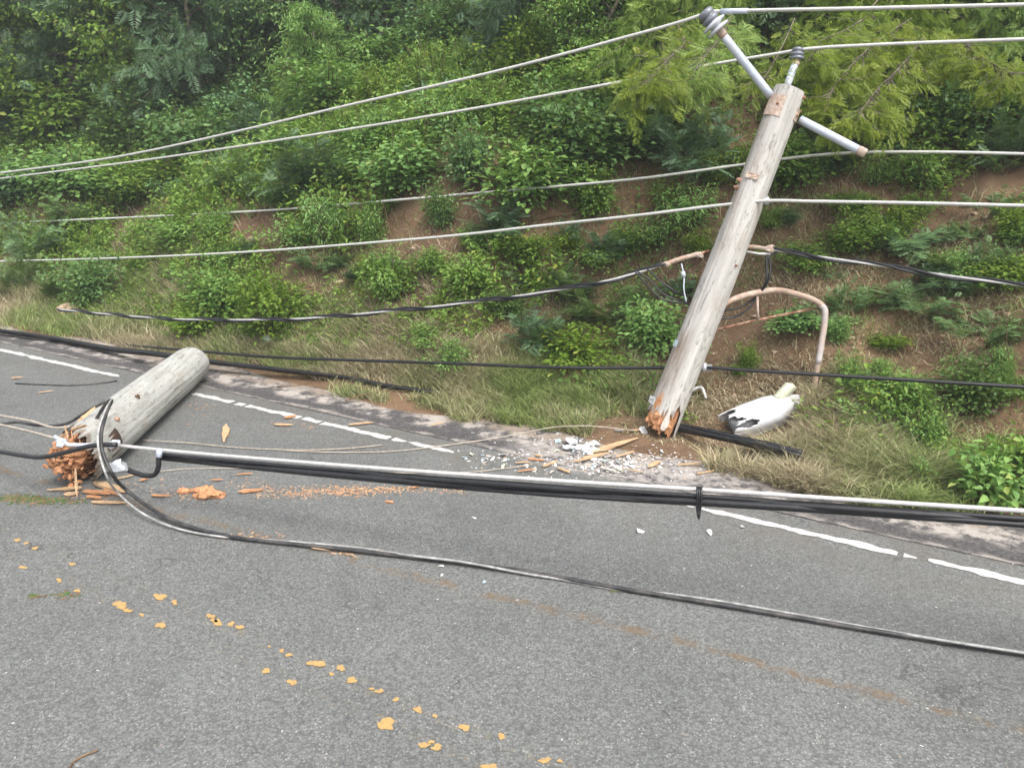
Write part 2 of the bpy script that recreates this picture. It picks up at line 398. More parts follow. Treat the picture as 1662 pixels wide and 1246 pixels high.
def aim(p, d):
    return Matrix.Translation(Vector(p)) @ Vector(d).to_track_quat('Z', 'Y').to_matrix().to_4x4()
def splinter_mesh(mb, L, W, H, seg=7, rag=.35, seed=0, M4=None):
    """a ragged split piece of wood along local Z"""
    r = random.Random(seed); V = []; F = []
    px = 0; k1, b1, k2, b2 = r.uniform(1.5, 9), r.uniform(.12, .7), r.uniform(1.2, 6), r.uniform(.05, .5)
    for i in range(seg+1):
        f = i/seg; e = min(1, f*k1+b1, (1-f)*k2+b2)
        px += r.uniform(-.06, .06)*W
        ww = W*.5*e*r.uniform(1-rag, 1); hh = H*.5*e*r.uniform(1-rag, 1)
        z = L*f + (r.uniform(-.04, .04)*L)
        for (a, b) in ((-1, -1), (1, -.8), (1, 1), (-.7, 1)):
            V.append((px+a*ww*r.uniform(.75, 1), b*hh*r.uniform(.7, 1), z))
    for i in range(seg):
        for j in range(4): F.append((i*4+j, i*4+(j+1) % 4, (i+1)*4+(j+1) % 4, (i+1)*4+j))
    F += [(3, 2, 1, 0), tuple(seg*4+j for j in range(4))]
    if M4 is not None: V = [tuple(M4 @ Vector(v)) for v in V]
    mb.add(V, F, False); return mb
def rock_mesh(mb, r3, seed, c=(0, 0, 0), n=3, rough=.28):
    import bmesh
    bm = bmesh.new(); bmesh.ops.create_icosphere(bm, subdivisions=n, radius=1)
    rr = np.random.default_rng(seed); ks = [(rr.normal(size=3)*f, rr.uniform(0, 6)) for f in (1.2, 2, 3.4, 6) for _ in range(2)]
    V = []
    for v in bm.verts:
        p = np.array(v.co); d = 1+sum(math.sin(k@p+ph)*rough/(i//2+1.6) for i, (k, ph) in enumerate(ks))
        V.append(p*d*np.array(r3)+np.array(c))
    F = [[v.index for v in f.verts] for f in bm.faces]; bm.free()
    mb.add(V, F, False); return mb
#@SETTING
# ------------------------------------------------------------------ the setting
def strip(s0, s1, t0, t1, ns, ntt, zf, jit=0.0):
    S = np.linspace(s0, s1, ns); Tt = np.linspace(t0, t1, ntt)
    SS, TT = np.meshgrid(S, Tt, indexing='ij')
    Z = zf(SS, TT)
    V = SS[..., None]*Nn + TT[..., None]*U + np.array([0, 0, 1.0])*Z[..., None]
    i = np.arange((ns-1)*(ntt)).reshape(ns-1, ntt)[:, :-1].ravel()
    F = np.stack([i, i+ntt, i+ntt+1, i+1], 1)[:, ::-1]
    return V.reshape(-1, 3), F
V, F = strip(-300, 300, -300, 300, 2, 2, lambda s, t: s*0-.12)
me = np_mesh('ground', V, F); me.materials.append(M['soil']); tag(link('ground', me), kind='structure')
V, F = strip(-7.0, 5.37, -60, 120, 30, 200, lambda s, t: s*0)
me = np_mesh('road', V, F); me.materials.append(M['road']); tag(link('road', me), kind='structure')
V, F = strip(5.37, 6.9, -60, 120, 26, 900, lambda s, t: .004 - .012*np.clip((s-5.37)/.03, 0, 1)*(.6+.4*np.sin(3*t)) + .008*np.sin(7*s+3*t)*np.clip(s-5.5, 0, 1))
me = np_mesh('shoulder', V, F, smooth=True); me.materials.append(M['shoulder']); tag(link('road_shoulder', me), kind='structure')
V, F = strip(5.6, 15.6, -9, 22, 260, 620, lambda s, t: hz(s, t) - .02*(s < 5.65))
me = np_mesh('hillside', V, F, smooth=True); me.materials.append(M['soil']); tag(link('hillside', me), kind='structure')
V, F = strip(15.5, 70, -40, 90, 80, 160, lambda s, t: hz(s, t)-.05)
me = np_mesh('upper_hill', V, F, smooth=True); me.materials.append(M['soil']); tag(link('hillside_top', me), kind='structure')
V, F = strip(5.6, 15.6, 22, 90, 40, 180, lambda s, t: hz(s, t)); V2, F2 = strip(5.6, 15.6, -40, -9, 40, 90, lambda s, t: hz(s, t))
me = np_mesh('hillside_far', np.vstack([V, V2]), np.vstack([F, F2+len(V)]), smooth=True); me.materials.append(M['soil']); tag(link('hillside_beyond', me), kind='structure')

def line_strip(mb, s, t0, t1, wd, z, seed):
    r = random.Random(seed); n = max(2, int(abs(t1-t0)/.035)); V = []; F = []
    e0 = e1 = 0
    for i in range(n+1):
        t = t0+(t1-t0)*i/n
        e0 = .6*e0 + r.uniform(-.012, .012); e1 = .6*e1 + r.uniform(-.012, .012)
        k = .35 + .65*min(1, min(i, n-i)/2.0)
        V += [st(s-wd/2*k+e0, t, z), st(s+wd/2*k+e1, t, z)]
    for i in range(n):
        if r.random() > .035: F.append((2*i, 2*i+1, 2*i+3, 2*i+2))
    mb.add(V, F, False)
mb = MB()
def tpx(px, py): return float(ground(px, py) @ U)
for (a, b, wd) in ((tpx(1662, 945)-12, tpx(1506, 911), .10), (tpx(1488, 905), tpx(1135, 826), .10), (tpx(1128, 823), tpx(1112, 818), .06), (tpx(1106, 817), tpx(1090, 815), .055),
                   (tpx(1083, 813), tpx(1068, 810), .05), (tpx(1060, 808), tpx(1046, 806), .04), (tpx(732, 737), tpx(655, 720), .055), (tpx(654, 719.6), tpx(308, 639), .085),
                   (tpx(203, 609), tpx(0, 568)+45, .10)):
    line_strip(mb, 5.155, a, b, wd*(.60 if a < 2.5 else .78), .004, int(a*100))
tag(link('edge_line', mb.mesh('edge_line', M['white_line'])), kind='structure')
yl = [(260,968,16,12),(283,977,9,7),(195,981,24,10),(207,990,14,6),(230,997,7,5),(261,1014,14,10),(342,999,12,7),(347,1006,10,6),(353,1010,17,9),(375,1012,10,7),(388,1017,12,7),(437,1048,5,3),(457,1055,9,5),
      (469,1062,10,6),(514,1076,26,11),(553,1083,14,8),(538,1093,8,5),(571,1103,18,8),(432,1088,14,7),(474,1106,14,9),(603,1117,7,5),(615,1121,13,7),(643,1134,10,6),(626,1174,30,16),(678,1151,16,8),(706,1161,7,6),
      (754,1180,14,11),(814,1194,12,9),(688,1208,16,10),(700,1203,9,6),(709,1212,17,9),(795,1243,22,10),(884,1233,18,9),(909,1234,8,6),(28,876,9,5),(42,881,7,4),(57,889,9,5),(37,920,12,5),(117,915,9,5),(96,941,9,6),(125,958,9,6)]
mb = MB(); r_ = random.Random(3)
for (px, py, wp, hp) in yl:
    n = 26; c = ground(px, py); V = [tuple(ground(px, py, .0045))]
    ph = [r_.uniform(0, 6) for _ in range(3)]
    for j in range(n):
        a = 2*math.pi*j/n; q = 1+.22*math.sin(2*a+ph[0])+.15*math.sin(3*a+ph[1])+.1*math.sin(5*a+ph[2])+r_.uniform(-.16, .16)
        V.append(tuple(ground(px+wp*.52*q*math.cos(a), py+hp*.52*q*math.sin(a), .0045)))
    mb.add(V, [(0, 1+(j+1) % n, 1+j) for j in range(n)], False)
tag(link('centre_line', mb.mesh('centre_line', M['yellow_line'])), kind='structure')
#@POLES
# ------------------------------------------------------------------ leaning utility pole
def pole_mesh(L, r0, r1, zb, bare, seed, top='flat', na=72, nz=90):
    r = np.random.default_rng(seed)
    th = np.linspace(0, 2*np.pi, na, endpoint=False)
    zb_ = np.array([zb(a) for a in th])
    V = []; A = []
    ph = r.uniform(0, 6, 8)
    for i in range(nz+1):
        f = i/nz
        z = zb_ + (L-zb_)*f
        rad = r0+(r1-r0)*(z/L)
        rad = rad*(1+.018*np.sin(3*th+ph[0]+z*1.3)+.012*np.sin(5*th+ph[1]-z*2.1)+.010*np.sin(2*th+z*4+ph[2])) + .0025*np.sin(23*th+ph[3]+z)
        rad = rad*np.where(z > L-.02, .96, 1)
        cx = .012*math.sin(f*3+ph[4]); cy = .012*math.sin(f*2.3+ph[5])
        for j in range(na):
            V.append((cx+rad[j]*math.cos(th[j]), cy+rad[j]*math.sin(th[j]), z[j])); A.append(bare(th[j], z[j]))
    F = [(i*na+j, i*na+(j+1) % na, (i+1)*na+(j+1) % na, (i+1)*na+j) for i in range(nz) for j in range(na)]
    mb = MB(); mb.add(V, F, True, A)
    if top == 'flat': mb.add([V[nz*na+j] for j in range(na)], [tuple(range(na))], False, .12)
    else:
        base = np.array(V[nz*na:]); c = base.mean(0); prev = [tuple(b) for b in base]
        Vd = list(prev); Fd = []
        for k, (sc, dz) in enumerate(((.93, .035), (.80, .065), (.58, .085), (.3, .095))):
            ringv = [tuple(np.array([c[0]+(b[0]-c[0])*sc, c[1]+(b[1]-c[1])*sc, b[2]+dz])) for b in base]
            o = len(Vd)-na; Vd += ringv
            Fd += [(o+j, o+(j+1) % na, o+na+(j+1) % na, o+na+j) for j in range(na)]
        Vd.append((c[0], c[1], c[2]+.098)); o = len(Vd)-1-na
        Fd += [(o+j, o+(j+1) % na, len(Vd)-1) for j in range(na)]
        mb.add(Vd, Fd, True, .05)
    return mb
def axis_rot(axis, xhint):
    z = Vector(axis).normalized(); x = Vector(xhint); x = (x-z*x.dot(z)).normalized(); y = z.cross(x)
    return Matrix((x, y, z)).transposed().to_quaternion()

PB = hit(1084, 706); KB = depth(PB)
KT = KB*0.955
P0 = at(1068, 700, KB); P1 = at(1281, 147, KT)
PL = float(np.linalg.norm(P1-P0)); PAX = (P1-P0)/PL
rotp = axis_rot(PAX, (1, 0, 0))
lp = thing('utility_pole', P0, 'broken weathered grey pole leaning over the grass verge with wires on its top', 'utility pole', rot=rotp)
PM = Matrix.Translation(Vector(P0)) @ rotp.to_matrix().to_4x4(); PMI = PM.inverted()
def loc(p): return np.array(PMI @ Vector(tuple(p)))          # world -> pole space
rp0, rp1 = 28.0*KB/FPX, 24.5*KT/FPX
_jr = random.Random(11); _jt = [_jr.uniform(-.05, .05) for _ in range(73)]
def zb1(a):
    a = (a+math.pi) % (2*math.pi) - math.pi      # -pi..pi ; -pi/2 faces the camera, 0 is right
    j = _jt[int((a+math.pi)/(2*math.pi)*72)]
    if -.85 < a < .45: return -.05 + abs(a+.2)*.08 + j*.4       # long surviving sliver
    if -1.3 < a <= -.85: return .29 + j*.8 - (a+1.3)*.1
    if -2.0 < a <= -1.3: return .17 + j*.8
    if a <= -2.0: return .15 + j*.8
    return .14+j*.6
def bare1(a, z):
    a = (a+math.pi) % (2*math.pi) - math.pi
    v = 0
    if a < -1.75 or a > 2.6:
        aa = a if a < 0 else a-2*math.pi
        v = max(v, .8*max(0, 1-((aa+2.55)/.75)**2)*max(0, 1-((z-.62)/.30)**4))
        v = max(v, .42*max(0, 1-((aa+3.0)/.9)**2)*(.5+.5*math.sin(z*3+1)))
    if z < zb1(a)+.015: v = max(v, .6)
    return v
mb = pole_mesh(PL, rp0, rp1, zb1, bare1, 5)
link('shaft', mb.mesh('pole_shaft', M['pole']), lp)
mb = MB()                                        # torn heartwood in the break
r_ = random.Random(21)
cj = [r_.uniform(-1, 1) for _ in range(49)]
def core_z(a):
    a = (a+math.pi) % (2*math.pi)-math.pi; k = (a+math.pi)/(2*math.pi)*48; j = cj[int(k)]
    return (.01 if -.9 < a < .5 else .045) + .035*j + (.03 if abs(a+1.3) < .3 else 0)
mb = pole_mesh(.36, rp0*.84, rp0*.80, core_z, lambda a, z: 0, 33, 'flat', 48, 16)
for i in range(34):
    a = r_.uniform(-3.0, .4); rr = rp0*r_.uniform(.5, .82); x, y = rr*math.cos(a), rr*math.sin(a); z0 = core_z(a)-r_.uniform(.0, .05)
    splinter_mesh(mb, r_.uniform(.10, .26), r_.uniform(.008, .03), r_.uniform(.008, .02), 6, .6, i, Matrix.Translation((x, y, z0)) @ Matrix.Rotation(r_.uniform(-.12, .12), 4, 'X'))
for i in range(26):
    a = r_.uniform(-3.1, -.9); rr = rp0*r_.uniform(.2, .9); q = r_.uniform(.012, .03); rock_mesh(mb, (q, q, q*1.3), 900+i, (rr*math.cos(a), rr*math.sin(a), core_z(a)+r_.uniform(-.02, .07)), 1, .5)
o = link('broken_core', mb.mesh('core', M['orange_wood']), lp)
mb = MB()
for i, (a, z, L, tl) in enumerate(((-1.62, .14, .20, .12),)):
    mt = Matrix.Translation((rp0*.98*math.cos(a), rp0*.98*math.sin(a), z-.1)) @ Matrix.Rotation(a+math.pi/2, 4, 'Z') @ Matrix.Rotation(tl*.5, 4, 'X')
    splinter_mesh(mb, L, .065, .016, 5, .15, 40+i, mt)
link('splinter', mb.mesh('pole_splinter', M['grey_wood']), lp)
# top bracket with the arms
def bracket_arm(pa, pb, r, name, rusty_end=True, insul=None, rust_start=None):
    a, b = loc(pa), loc(pb); mb = MB(); tube(mb, smooth_path([a, (a+b)/2, b], 4), r, 14)
    o = link(name, mb.mesh(name, M['galv']), lp)
    d = (b-a)/np.linalg.norm(b-a)
    mb = MB(); tube(mb, [b-d*.01, b+d*.01, b+d*.055, b+d*.06], [r*1.02, r*1.12, r*1.12, r*.8], 14)
    link('end_collar', mb.mesh('end_collar', M['rust_pale']), o)
    if insul:
        pr_g, pr_w, sc, dd = insul
        dv = np.array(PMI.to_3x3() @ Vector(tuple(dd)))
        mm = aim(b+d*.05, dv)
        mb = MB(); lathe(mb, [(q*sc, z*sc) for q, z in pr_w], mm, 24); i1 = link('insulator', mb.mesh('insulator_sheds', M['porcelain_white']), lp)
        mb = MB(); lathe(mb, [(q*sc, z*sc) for q, z in pr_g], mm, 24); link('insulator_head', mb.mesh('insulator_head', M['porcelain_grey']), i1)
    return o
ptop = at(1264, 172, KT-.13)
ar1a, ar1b = at(1251, 156, KT-.02), at(1174, 58, KT-.12)
sheds = [(.02, 0), (.10, .005), (.105, .022), (.06, .035), (.045, .05), (.105, .058), (.11, .075), (.06, .09), (.05, .10)]
head = [(.05, .095), (.075, .105), (.078, .13), (.055, .138), (.05, .15), (.068, .158), (.066, .19), (.05, .205), (.02, .21)]
dirw = at(1150, 28, KT-.14) - at(1174, 58, KT-.12)
bracket_arm(ar1a, ar1b, 6.7*KT/FPX, 'insulator_arm', insul=(head, sheds, .95, dirw))
ar2a, ar2b = at(1277, 140, KT+.10), at(1290, 106, KT+.15)
head2 = [(.05, .0), (.095, .01), (.10, .03), (.075, .045), (.07, .055), (.092, .065), (.09, .085), (.065, .095), (.06, .11), (.075, .12), (.07, .15), (.04, .165)]
bracket_arm(ar2a, ar2b, 6.0*KT/FPX, 'insulator_arm', insul=(head2, [(.02, -.01), (.05, -.005), (.05, 0)], .62, (0.08, .15, 1)))
bracket_arm(at(1298, 194, KT+.03), at(1394, 244, KT-.10), 6.8*KT/FPX, 'insulator_arm')
mb = MB()      # gain plates that clasp the pole and hold the arms
for (q, w2, h2) in ((at(1257, 170, KT-.08), .075, .17), (at(1302, 193, KT-.02), .06, .10)):
    c = loc(q); an = math.atan2(c[1], c[0])
    for k in range(-4, 5):
        pass
    V = []; F = []
    n = 8
    for k in range(n+1):
        a = an-.55+1.1*k/n
        for (rr, z) in ((rp1*1.01, -h2/2), (rp1*1.16, -h2/2), (rp1*1.16, h2/2), (rp1*1.01, h2/2)):
            V.append((rr*math.cos(a), rr*math.sin(a), c[2]+z))
    for k in range(n):
        for j in range(4): F.append((k*4+j, k*4+(j+1) % 4, (k+1)*4+(j+1) % 4, (k+1)*4+j))
    F += [(3, 2, 1, 0), tuple(n*4+j for j in range(4))]
    mb.add(V, F, False)
link('mounting_plate', mb.mesh('mounting_plate', M['rust_pale']), lp)
for (px, py, rr) in ((1299, 160, .016), (1288, 188, .019), (1312, 186, .014), (1259, 172, .015), (1202, 290, .016), (1198, 302, .013), (1196, 430, .012)):
    a = loc(at(px, py, KT-.02)); d0 = loc(at(px, py, 3.0)) - a; d0 /= np.linalg.norm(d0)
    # walk to the pole surface
    rr_here = rp0+(rp1-rp0)*a[2]/PL
    xy = a[:2]; dist = np.linalg.norm(xy)
    off = np.sqrt(max(1e-4, rr_here**2-min(dist, rr_here*.98)**2))
    ang = math.atan2(a[1], a[0]); 
    xx = np.clip(a[0], -rr_here*.97, rr_here*.97); yy = -math.sqrt(max(0, rr_here**2-xx**2))
    p = np.array([xx, yy, a[2]]); nrm = np.array([xx, yy, 0])/rr_here
    mb = MB(); mm = aim(p-nrm*.01, nrm)
    lathe(mb, [(rr*1.6, 0), (rr*1.6, .014), (rr*.9, .016), (rr*.9, .034), (rr*.3, .038)], mm, 6)
    link('bolt', mb.mesh('bolt', M['rust']), lp)
# tag and tin plates low on the pole
for (px, py, wx, hx, mt, ti) in ((1094, 556, .05, .05, 'paper_blue', .2), (1052, 645, .055, .11, 'paper', .5), (1202, 295, .045, .10, 'rust_pale', .1)):
    a = loc(at(px, py, KB)); rr_here = rp0+(rp1-rp0)*a[2]/PL
    xx = np.clip(a[0], -rr_here*.93, rr_here*.93); yy = -math.sqrt(max(1e-5, rr_here**2-xx**2)); nrm = Vector((xx, yy, 0)).normalized()
    mb = MB(); mm = aim(Vector((xx, yy, a[2]))+nrm*.004, nrm)
    n = 5; V = []; F = []; r_ = random.Random(int(px))
    for i in range(n+1):
        for j in range(n+1):
            u_ = (i/n-.5)*wx*(1+.2*r_.random()); v_ = (j/n-.5)*hx*(1+.15*r_.random())
            V.append(tuple(mm @ Vector((v_, u_, .006+ti*.06*max(0, j/n-.3)+r_.uniform(0, .008)))))
    for i in range(n):
        for j in range(n): F.append((i*(n+1)+j, (i+1)*(n+1)+j, (i+1)*(n+1)+j+1, i*(n+1)+j+1))
    mb.add(V, F, False); o = link('tin_tag', mb.mesh('tin_tag', M[mt]), lp)
    so = o.modifiers.new('solid', 'SOLIDIFY'); so.thickness = .003
# street-light arm
LH = hit(1240, 690); KL = depth(LH)
def armpts(pts, k0, k1):
    n = len(pts); return [loc(at(x, y, k0+(k1-k0)*i/(n-1))) for i, (x, y) in enumerate(pts)]
KP = KB*.985
arm = [(1168, 497), (1195, 484), (1228, 475), (1262, 471), (1295, 478), (1322, 488), (1336, 498), (1338, 520), (1332, 560), (1325, 605), (1318, 650)]
mb = MB(); tube(mb, smooth_path(armpts(arm, KP+.03, KL+.10), 5), 5.0*KP/FPX, 12); am = link('lamp_arm', mb.mesh('lamp_arm', M['lamp_pipe']), lp)
arm2 = [(1334, 497), (1339, 503), (1340, 520), (1335, 555), (1329, 598)]
mb = MB(); tube(mb, smooth_path(armpts([(1330, 494), (1337.5, 500), (1338.5, 520), (1333.5, 556), (1328, 590)], KP+.15, KL-.03), 5), 5.0*KP/FPX, 12)
link('paint_sleeve', mb.mesh('arm_paint', M['sleeve']), am)
mb = MB(); tube(mb, [loc(at(1150, 538, KP+.05)), loc(at(1230, 519, KP+.12)), loc(at(1334, 498, KP+.20))], .011, 8); link('brace', mb.mesh('brace', M['rust']), am)
mb = MB(); tube(mb, [loc(at(1229, 474, KP+.08)), loc(at(1230, 520, KP+.10))], .012, 6); link('strut', mb.mesh('strut', M['rust_pale']), am)
# dead-end clamps on both sides
def dead_end(name, pts, k, r):
    g = None
    P = [loc(at(x, y, k)) for x, y in pts]
    mb = MB(); tube(mb, smooth_path(P, 4), r, 8)
    g = link(name, mb.mesh(name, M['rust_pale']), lp)
    for q in (P[0], P[-1]):
        mb = MB(); rock_mesh(mb, (.04, .025, .03), int(abs(q[0])*999), q, 2, .35); link('clamp_lump', mb.mesh('lump', M['rust_pale']), g)
    return g
g = dead_end('cable_clamp', [(1082, 428), (1105, 420), (1135, 412)], KP, .020)
mb = MB(); tube(mb, [loc(at(1135, 412, KP)), loc(at(1152, 407, KP+.1))], .012, 6); link('eye_bolt', mb.mesh('eye_bolt', M['rust']), g)
mb = MB(); tube(mb, smooth_path([loc(at(*q, KP-.03)) for q in ((1106, 428), (1110, 448), (1110, 470), (1114, 490))], 4), .006, 6); tube(mb, [loc(at(1108, 441, KP-.03)), loc(at(1110, 449, KP-.03))], .018, 8)
link('ground_lead', mb.mesh('ground_lead', M['galv']), g)
g = dead_end('cable_clamp', [(1206, 400), (1228, 401), (1250, 405)], KP, .016)
mb = MB(); tube(mb, [loc(at(1207, 408, KP)), loc(at(1232, 412, KP)), loc(at(1250, 412, KP))], .011, 8); link('clamp_rod', mb.mesh('clamp_rod', M['bright_wire']), g)
# strand clamps
mb = MB(); q = loc(at(1144, 596, KB*.99)); d = loc(at(1160, 598, KB*.99))-q
lathe(mb, [(.02, -.03), (.045, -.02), (.045, 0), (.028, .012), (.028, .04), (.035, .045), (.02, .06)], aim(q, d), 14)
link('strand_clamp', mb.mesh('strand_clamp', M['grey_metal']), lp)
mb = MB(); q = loc(at(1243, 326, KB*.96)); d = loc(at(1256, 326, KB*.96))-q
lathe(mb, [(.02, -.03), (.035, -.015), (.03, 0), (.04, .012), (.02, .03)], aim(q, d), 12)
link('wire_clamp', mb.mesh('wire_clamp', M['grey_metal']), lp)
# ------------------------------------------------------------------ fallen stub
FA = ground(128, 790); FB = ground(312, 617)
ra, rb = .205, .190
A0 = FA + np.array([0, 0, ra*.97]); A1 = FB + np.array([0, 0, rb*1.0])
fl = float(np.linalg.norm(A1-A0)); fax = (A1-A0)/fl
# local Z along the pole from the broken end, X towards the right side of the photo
rotf = axis_rot(fax, (1, .0, 0))
fp = thing('utility_pole', A0, 'thick broken lower length of pole lying on the road across the white line', 'utility pole', rot=rotf)
FM = Matrix.Translation(Vector(A0)) @ rotf.to_matrix().to_4x4(); FMI = FM.inverted()
def floc(p): return np.array(FMI @ Vector(tuple(p)))
_jt2 = [_jr.uniform(-.07, .07) for _ in range(73)]
up_l = np.array(FMI.to_3x3() @ Vector((0, 0, 1))); A_UP = math.atan2(up_l[1], up_l[0])
def zb2(a):
    d = (a-A_UP+math.pi) % (2*math.pi)-math.pi       # 0 on top
    j = _jt2[int((d+math.pi)/(2*math.pi)*72)]
    # X is right: find side
    side = math.cos(a)
    z = .12 + j*.6
    if side > .1: z = -.10+.10*(1-side) + j*.9
    if side < -.3 and abs(d) < 1.7: z = .22 + j
    if abs(d) > 2.5: z = .16 + j
    return z
def bare2(a, z):
    v = 0
    if z < zb2(a)+.07: v = .8
    v = max(v, .55*max(0, 1-((z-.35)/.12)**2)*max(0, math.sin(a*2+1)))
    v = max(v, .6*max(0, 1-((z-(fl-.35))/.06)**2)*(1 if abs((a-A_UP+math.pi) % (2*math.pi)-math.pi) < .25 else 0))
    return max(v, .18*max(0, math.sin(a*3+z*7))*max(0, math.sin(z*5+a)))
mb = pole_mesh(fl, ra, rb, zb2, bare2, 9, 'dome')
link('shaft', mb.mesh('stub_shaft', M['pole2']), fp)
mb = MB(); r_ = random.Random(5)
rock_mesh(mb, (ra*.46, ra*.60, .16), 501, (-ra*.40, -.02, .10), 4, .5)
for i in range(260):
    a = r_.uniform(-math.pi, math.pi); rr = ra*.86*math.sqrt(r_.random()); x = rr*math.cos(a)-ra*.1; q = r_.uniform(.006, .021)
    if x > ra*.05: continue
    rock_mesh(mb, (q*r_.uniform(.7, 1.4), q, q*r_.uniform(.8, 1.6)), 400+i, (x, rr*math.sin(a), r_.uniform(-.05, .12)), 1, .55)
for i in range(46):
    a = r_.uniform(-math.pi, math.pi); rr = ra*.86*math.sqrt(r_.random()); x = rr*math.cos(a)-ra*.05
    mt = Matrix.Translation((x, rr*math.sin(a), r_.uniform(-.06, .06))) @ Matrix.Rotation(r_.uniform(-.4, .4), 4, 'X') @ Matrix.Rotation(r_.uniform(-.5, .5), 4, 'Y')
    splinter_mesh(mb, r_.uniform(.12, .26), r_.uniform(.006, .022), r_.uniform(.005, .012), 5, .6, 100+i, mt)
link('broken_core', mb.mesh('core', M['orange_wood']), fp)
mb = MB(); lathe(mb, [(ra*.93, .20), (ra*.93, .40)], None, 24); link('cavity_shade', mb.mesh('cavity_shade', M['dark_brown']), fp)  # dark plug, its colour stands in for the shade inside the hollow end
for i, (px, py, dx, dy, L) in enumerate(((155, 660, -30, 25, .25), (140, 690, -25, 8, .22), (105, 690, 5, 22, .18), (122, 760, 3, 45, .25), (112, 700, -20, 12, .2))):
    a, b = floc(at(px, py, 5.9)), floc(at(px+dx, py+dy, 5.75)); d = b-a
    mb = MB(); splinter_mesh(mb, float(np.linalg.norm(d)), .03, .012, 6, .4, 60+i, aim(a, d)); link('splinter', mb.mesh('stub_splinter', M['tan_wood']), fp)
mb = MB()
for (px, py) in ((184, 722), (100, 717)):
    q = floc(at(px, py, 5.62)); rock_mesh(mb, (.035, .03, .05), px, q, 2, .3)
tube(mb, [floc(at(88, 708, 5.62)), floc(at(112, 722, 5.62)), floc(at(188, 722, 5.6))], .014, 8)
link('strand_clamp', mb.mesh('stub_clamp', M['galv']), fp)
for (px, py) in ((223, 644), (283, 590), (178, 726), (190, 680)):
    k = depth(A0 + fax*fl*.4); a = floc(at(px, py, 6.6)); v = floc(at(px, py, 3.0))-a; v /= np.linalg.norm(v)
    # ray / cylinder
    lo, hi = 0.0, 3.0; r0_ = None
    for kk in np.arange(2.5, -1.5, -.004):
        q = a+v*kk
        if math.hypot(q[0], q[1]) < ra+(rb-ra)*max(0, q[2])/fl: r0_ = q; break
    if r0_ is None: continue
    nrm = Vector((r0_[0], r0_[1], 0)).normalized()
    mb = MB(); lathe(mb, [(.024, 0), (.024, .006), (.012, .010), (.012, .022), (.004, .026)], aim(Vector(r0_)-nrm*.002, nrm), 6)
    link('bolt', mb.mesh('stub_bolt', M['rust'] if px != 223 else M['dark_brown']), fp)
#@CABLES
# ------------------------------------------------------------------ wires and cables
def wire(name, P, r, m, label, cat='wire', sub=6, sides=8, group=None):
    mb = MB(); tube(mb, smooth_path(P, sub), r, sides)
    return tag(link(name, mb.mesh(name, m)), label, cat, group)
SP = float(P1 @ Nn)
s1 = float(at(1152, 22, KT-.14) @ Nn)
def far_left(P, dz=.4, L=14): return P + U*L + np.array([0, 0, dz])
def ext(P, k=3.0):
    d = P[0]-P[1]; return [P[0]+d/np.linalg.norm(d)*8] + P
# the upper pair and the two lower spans, each in its vertical plane along the road
Lp = [(0, 281), (200, 253), (400, 210), (570, 170), (850, 105), (1000, 65), (1138, 25)]
P = [on_s(x, y, s1) for x, y in Lp]; P = ext(P)
Q = [on_s(x, y, s1) for x, y in ((1152, 20), (1175, 19), (1400, 14), (1662, 8))]; Q.append(Q[-1]+(Q[-1]-Q[-2])*4)
wire('overhead_wire', P+Q, .0135, M['wire'], 'highest bare grey wire running over the first insulator of the leaning pole', group=None)
tw = bpy.data.objects['overhead_wire']; mb = MB(); tube(mb, [on_s(x, y, s1) for x, y in ((1170, 19), (1190, 18.6), (1214, 18.2))], .021, 8); link('tie_wire', mb.mesh('tie_wire', M['galv']), tw)
s2 = float(at(1292, 82, KT+.17) @ Nn)
P = [on_s(x, y, s2) for x, y in ((0, 290), (250, 258), (470, 225), (760, 178), (1030, 129), (1190, 99), (1270, 86))]
P = ext(P) + [on_s(x, y, s2) for x, y in ((1293, 82), (1330, 78), (1400, 74), (1662, 64))]; P.append(P[-1]+(P[-1]-P[-2])*4)
wire('overhead_wire', P, .0135, M['wire'], 'second bare grey wire running just below the highest one into the tree branches')
s3 = 7.75
P = [on_s(x, y, s3 if x < 700 else 8.1 if x < 1100 else 8.45) for x, y in ((0, 362), (230, 352), (500, 337), (640, 325), (780, 313), (900, 303), (1055, 288), (1200, 268), (1350, 250), (1520, 247), (1662, 250))]
P = ext(P); P.append(P[-1]+(P[-1]-P[-2])*5)
wire('overhead_wire', P, .0135, M['wire'], 'bare grey wire sagging through the hillside shrubs, third from the top')
s4 = float(at(1180, 333, KB*.97) @ Nn)
P = [on_s(x, y, s4) for x, y in ((0, 424), (185, 419), (400, 409), (590, 395), (760, 380), (890, 365), (1040, 349), (1180, 332))]
P = ext(P) + [on_s(x, y, s4) for x, y in ((1243, 326), (1320, 327), (1500, 330), (1662, 334))]; P.append(P[-1]+(P[-1]-P[-2])*4)
wire('overhead_wire', P, .0128, M['wire'], 'bare grey wire crossing behind the middle of the leaning pole, fourth from the top')
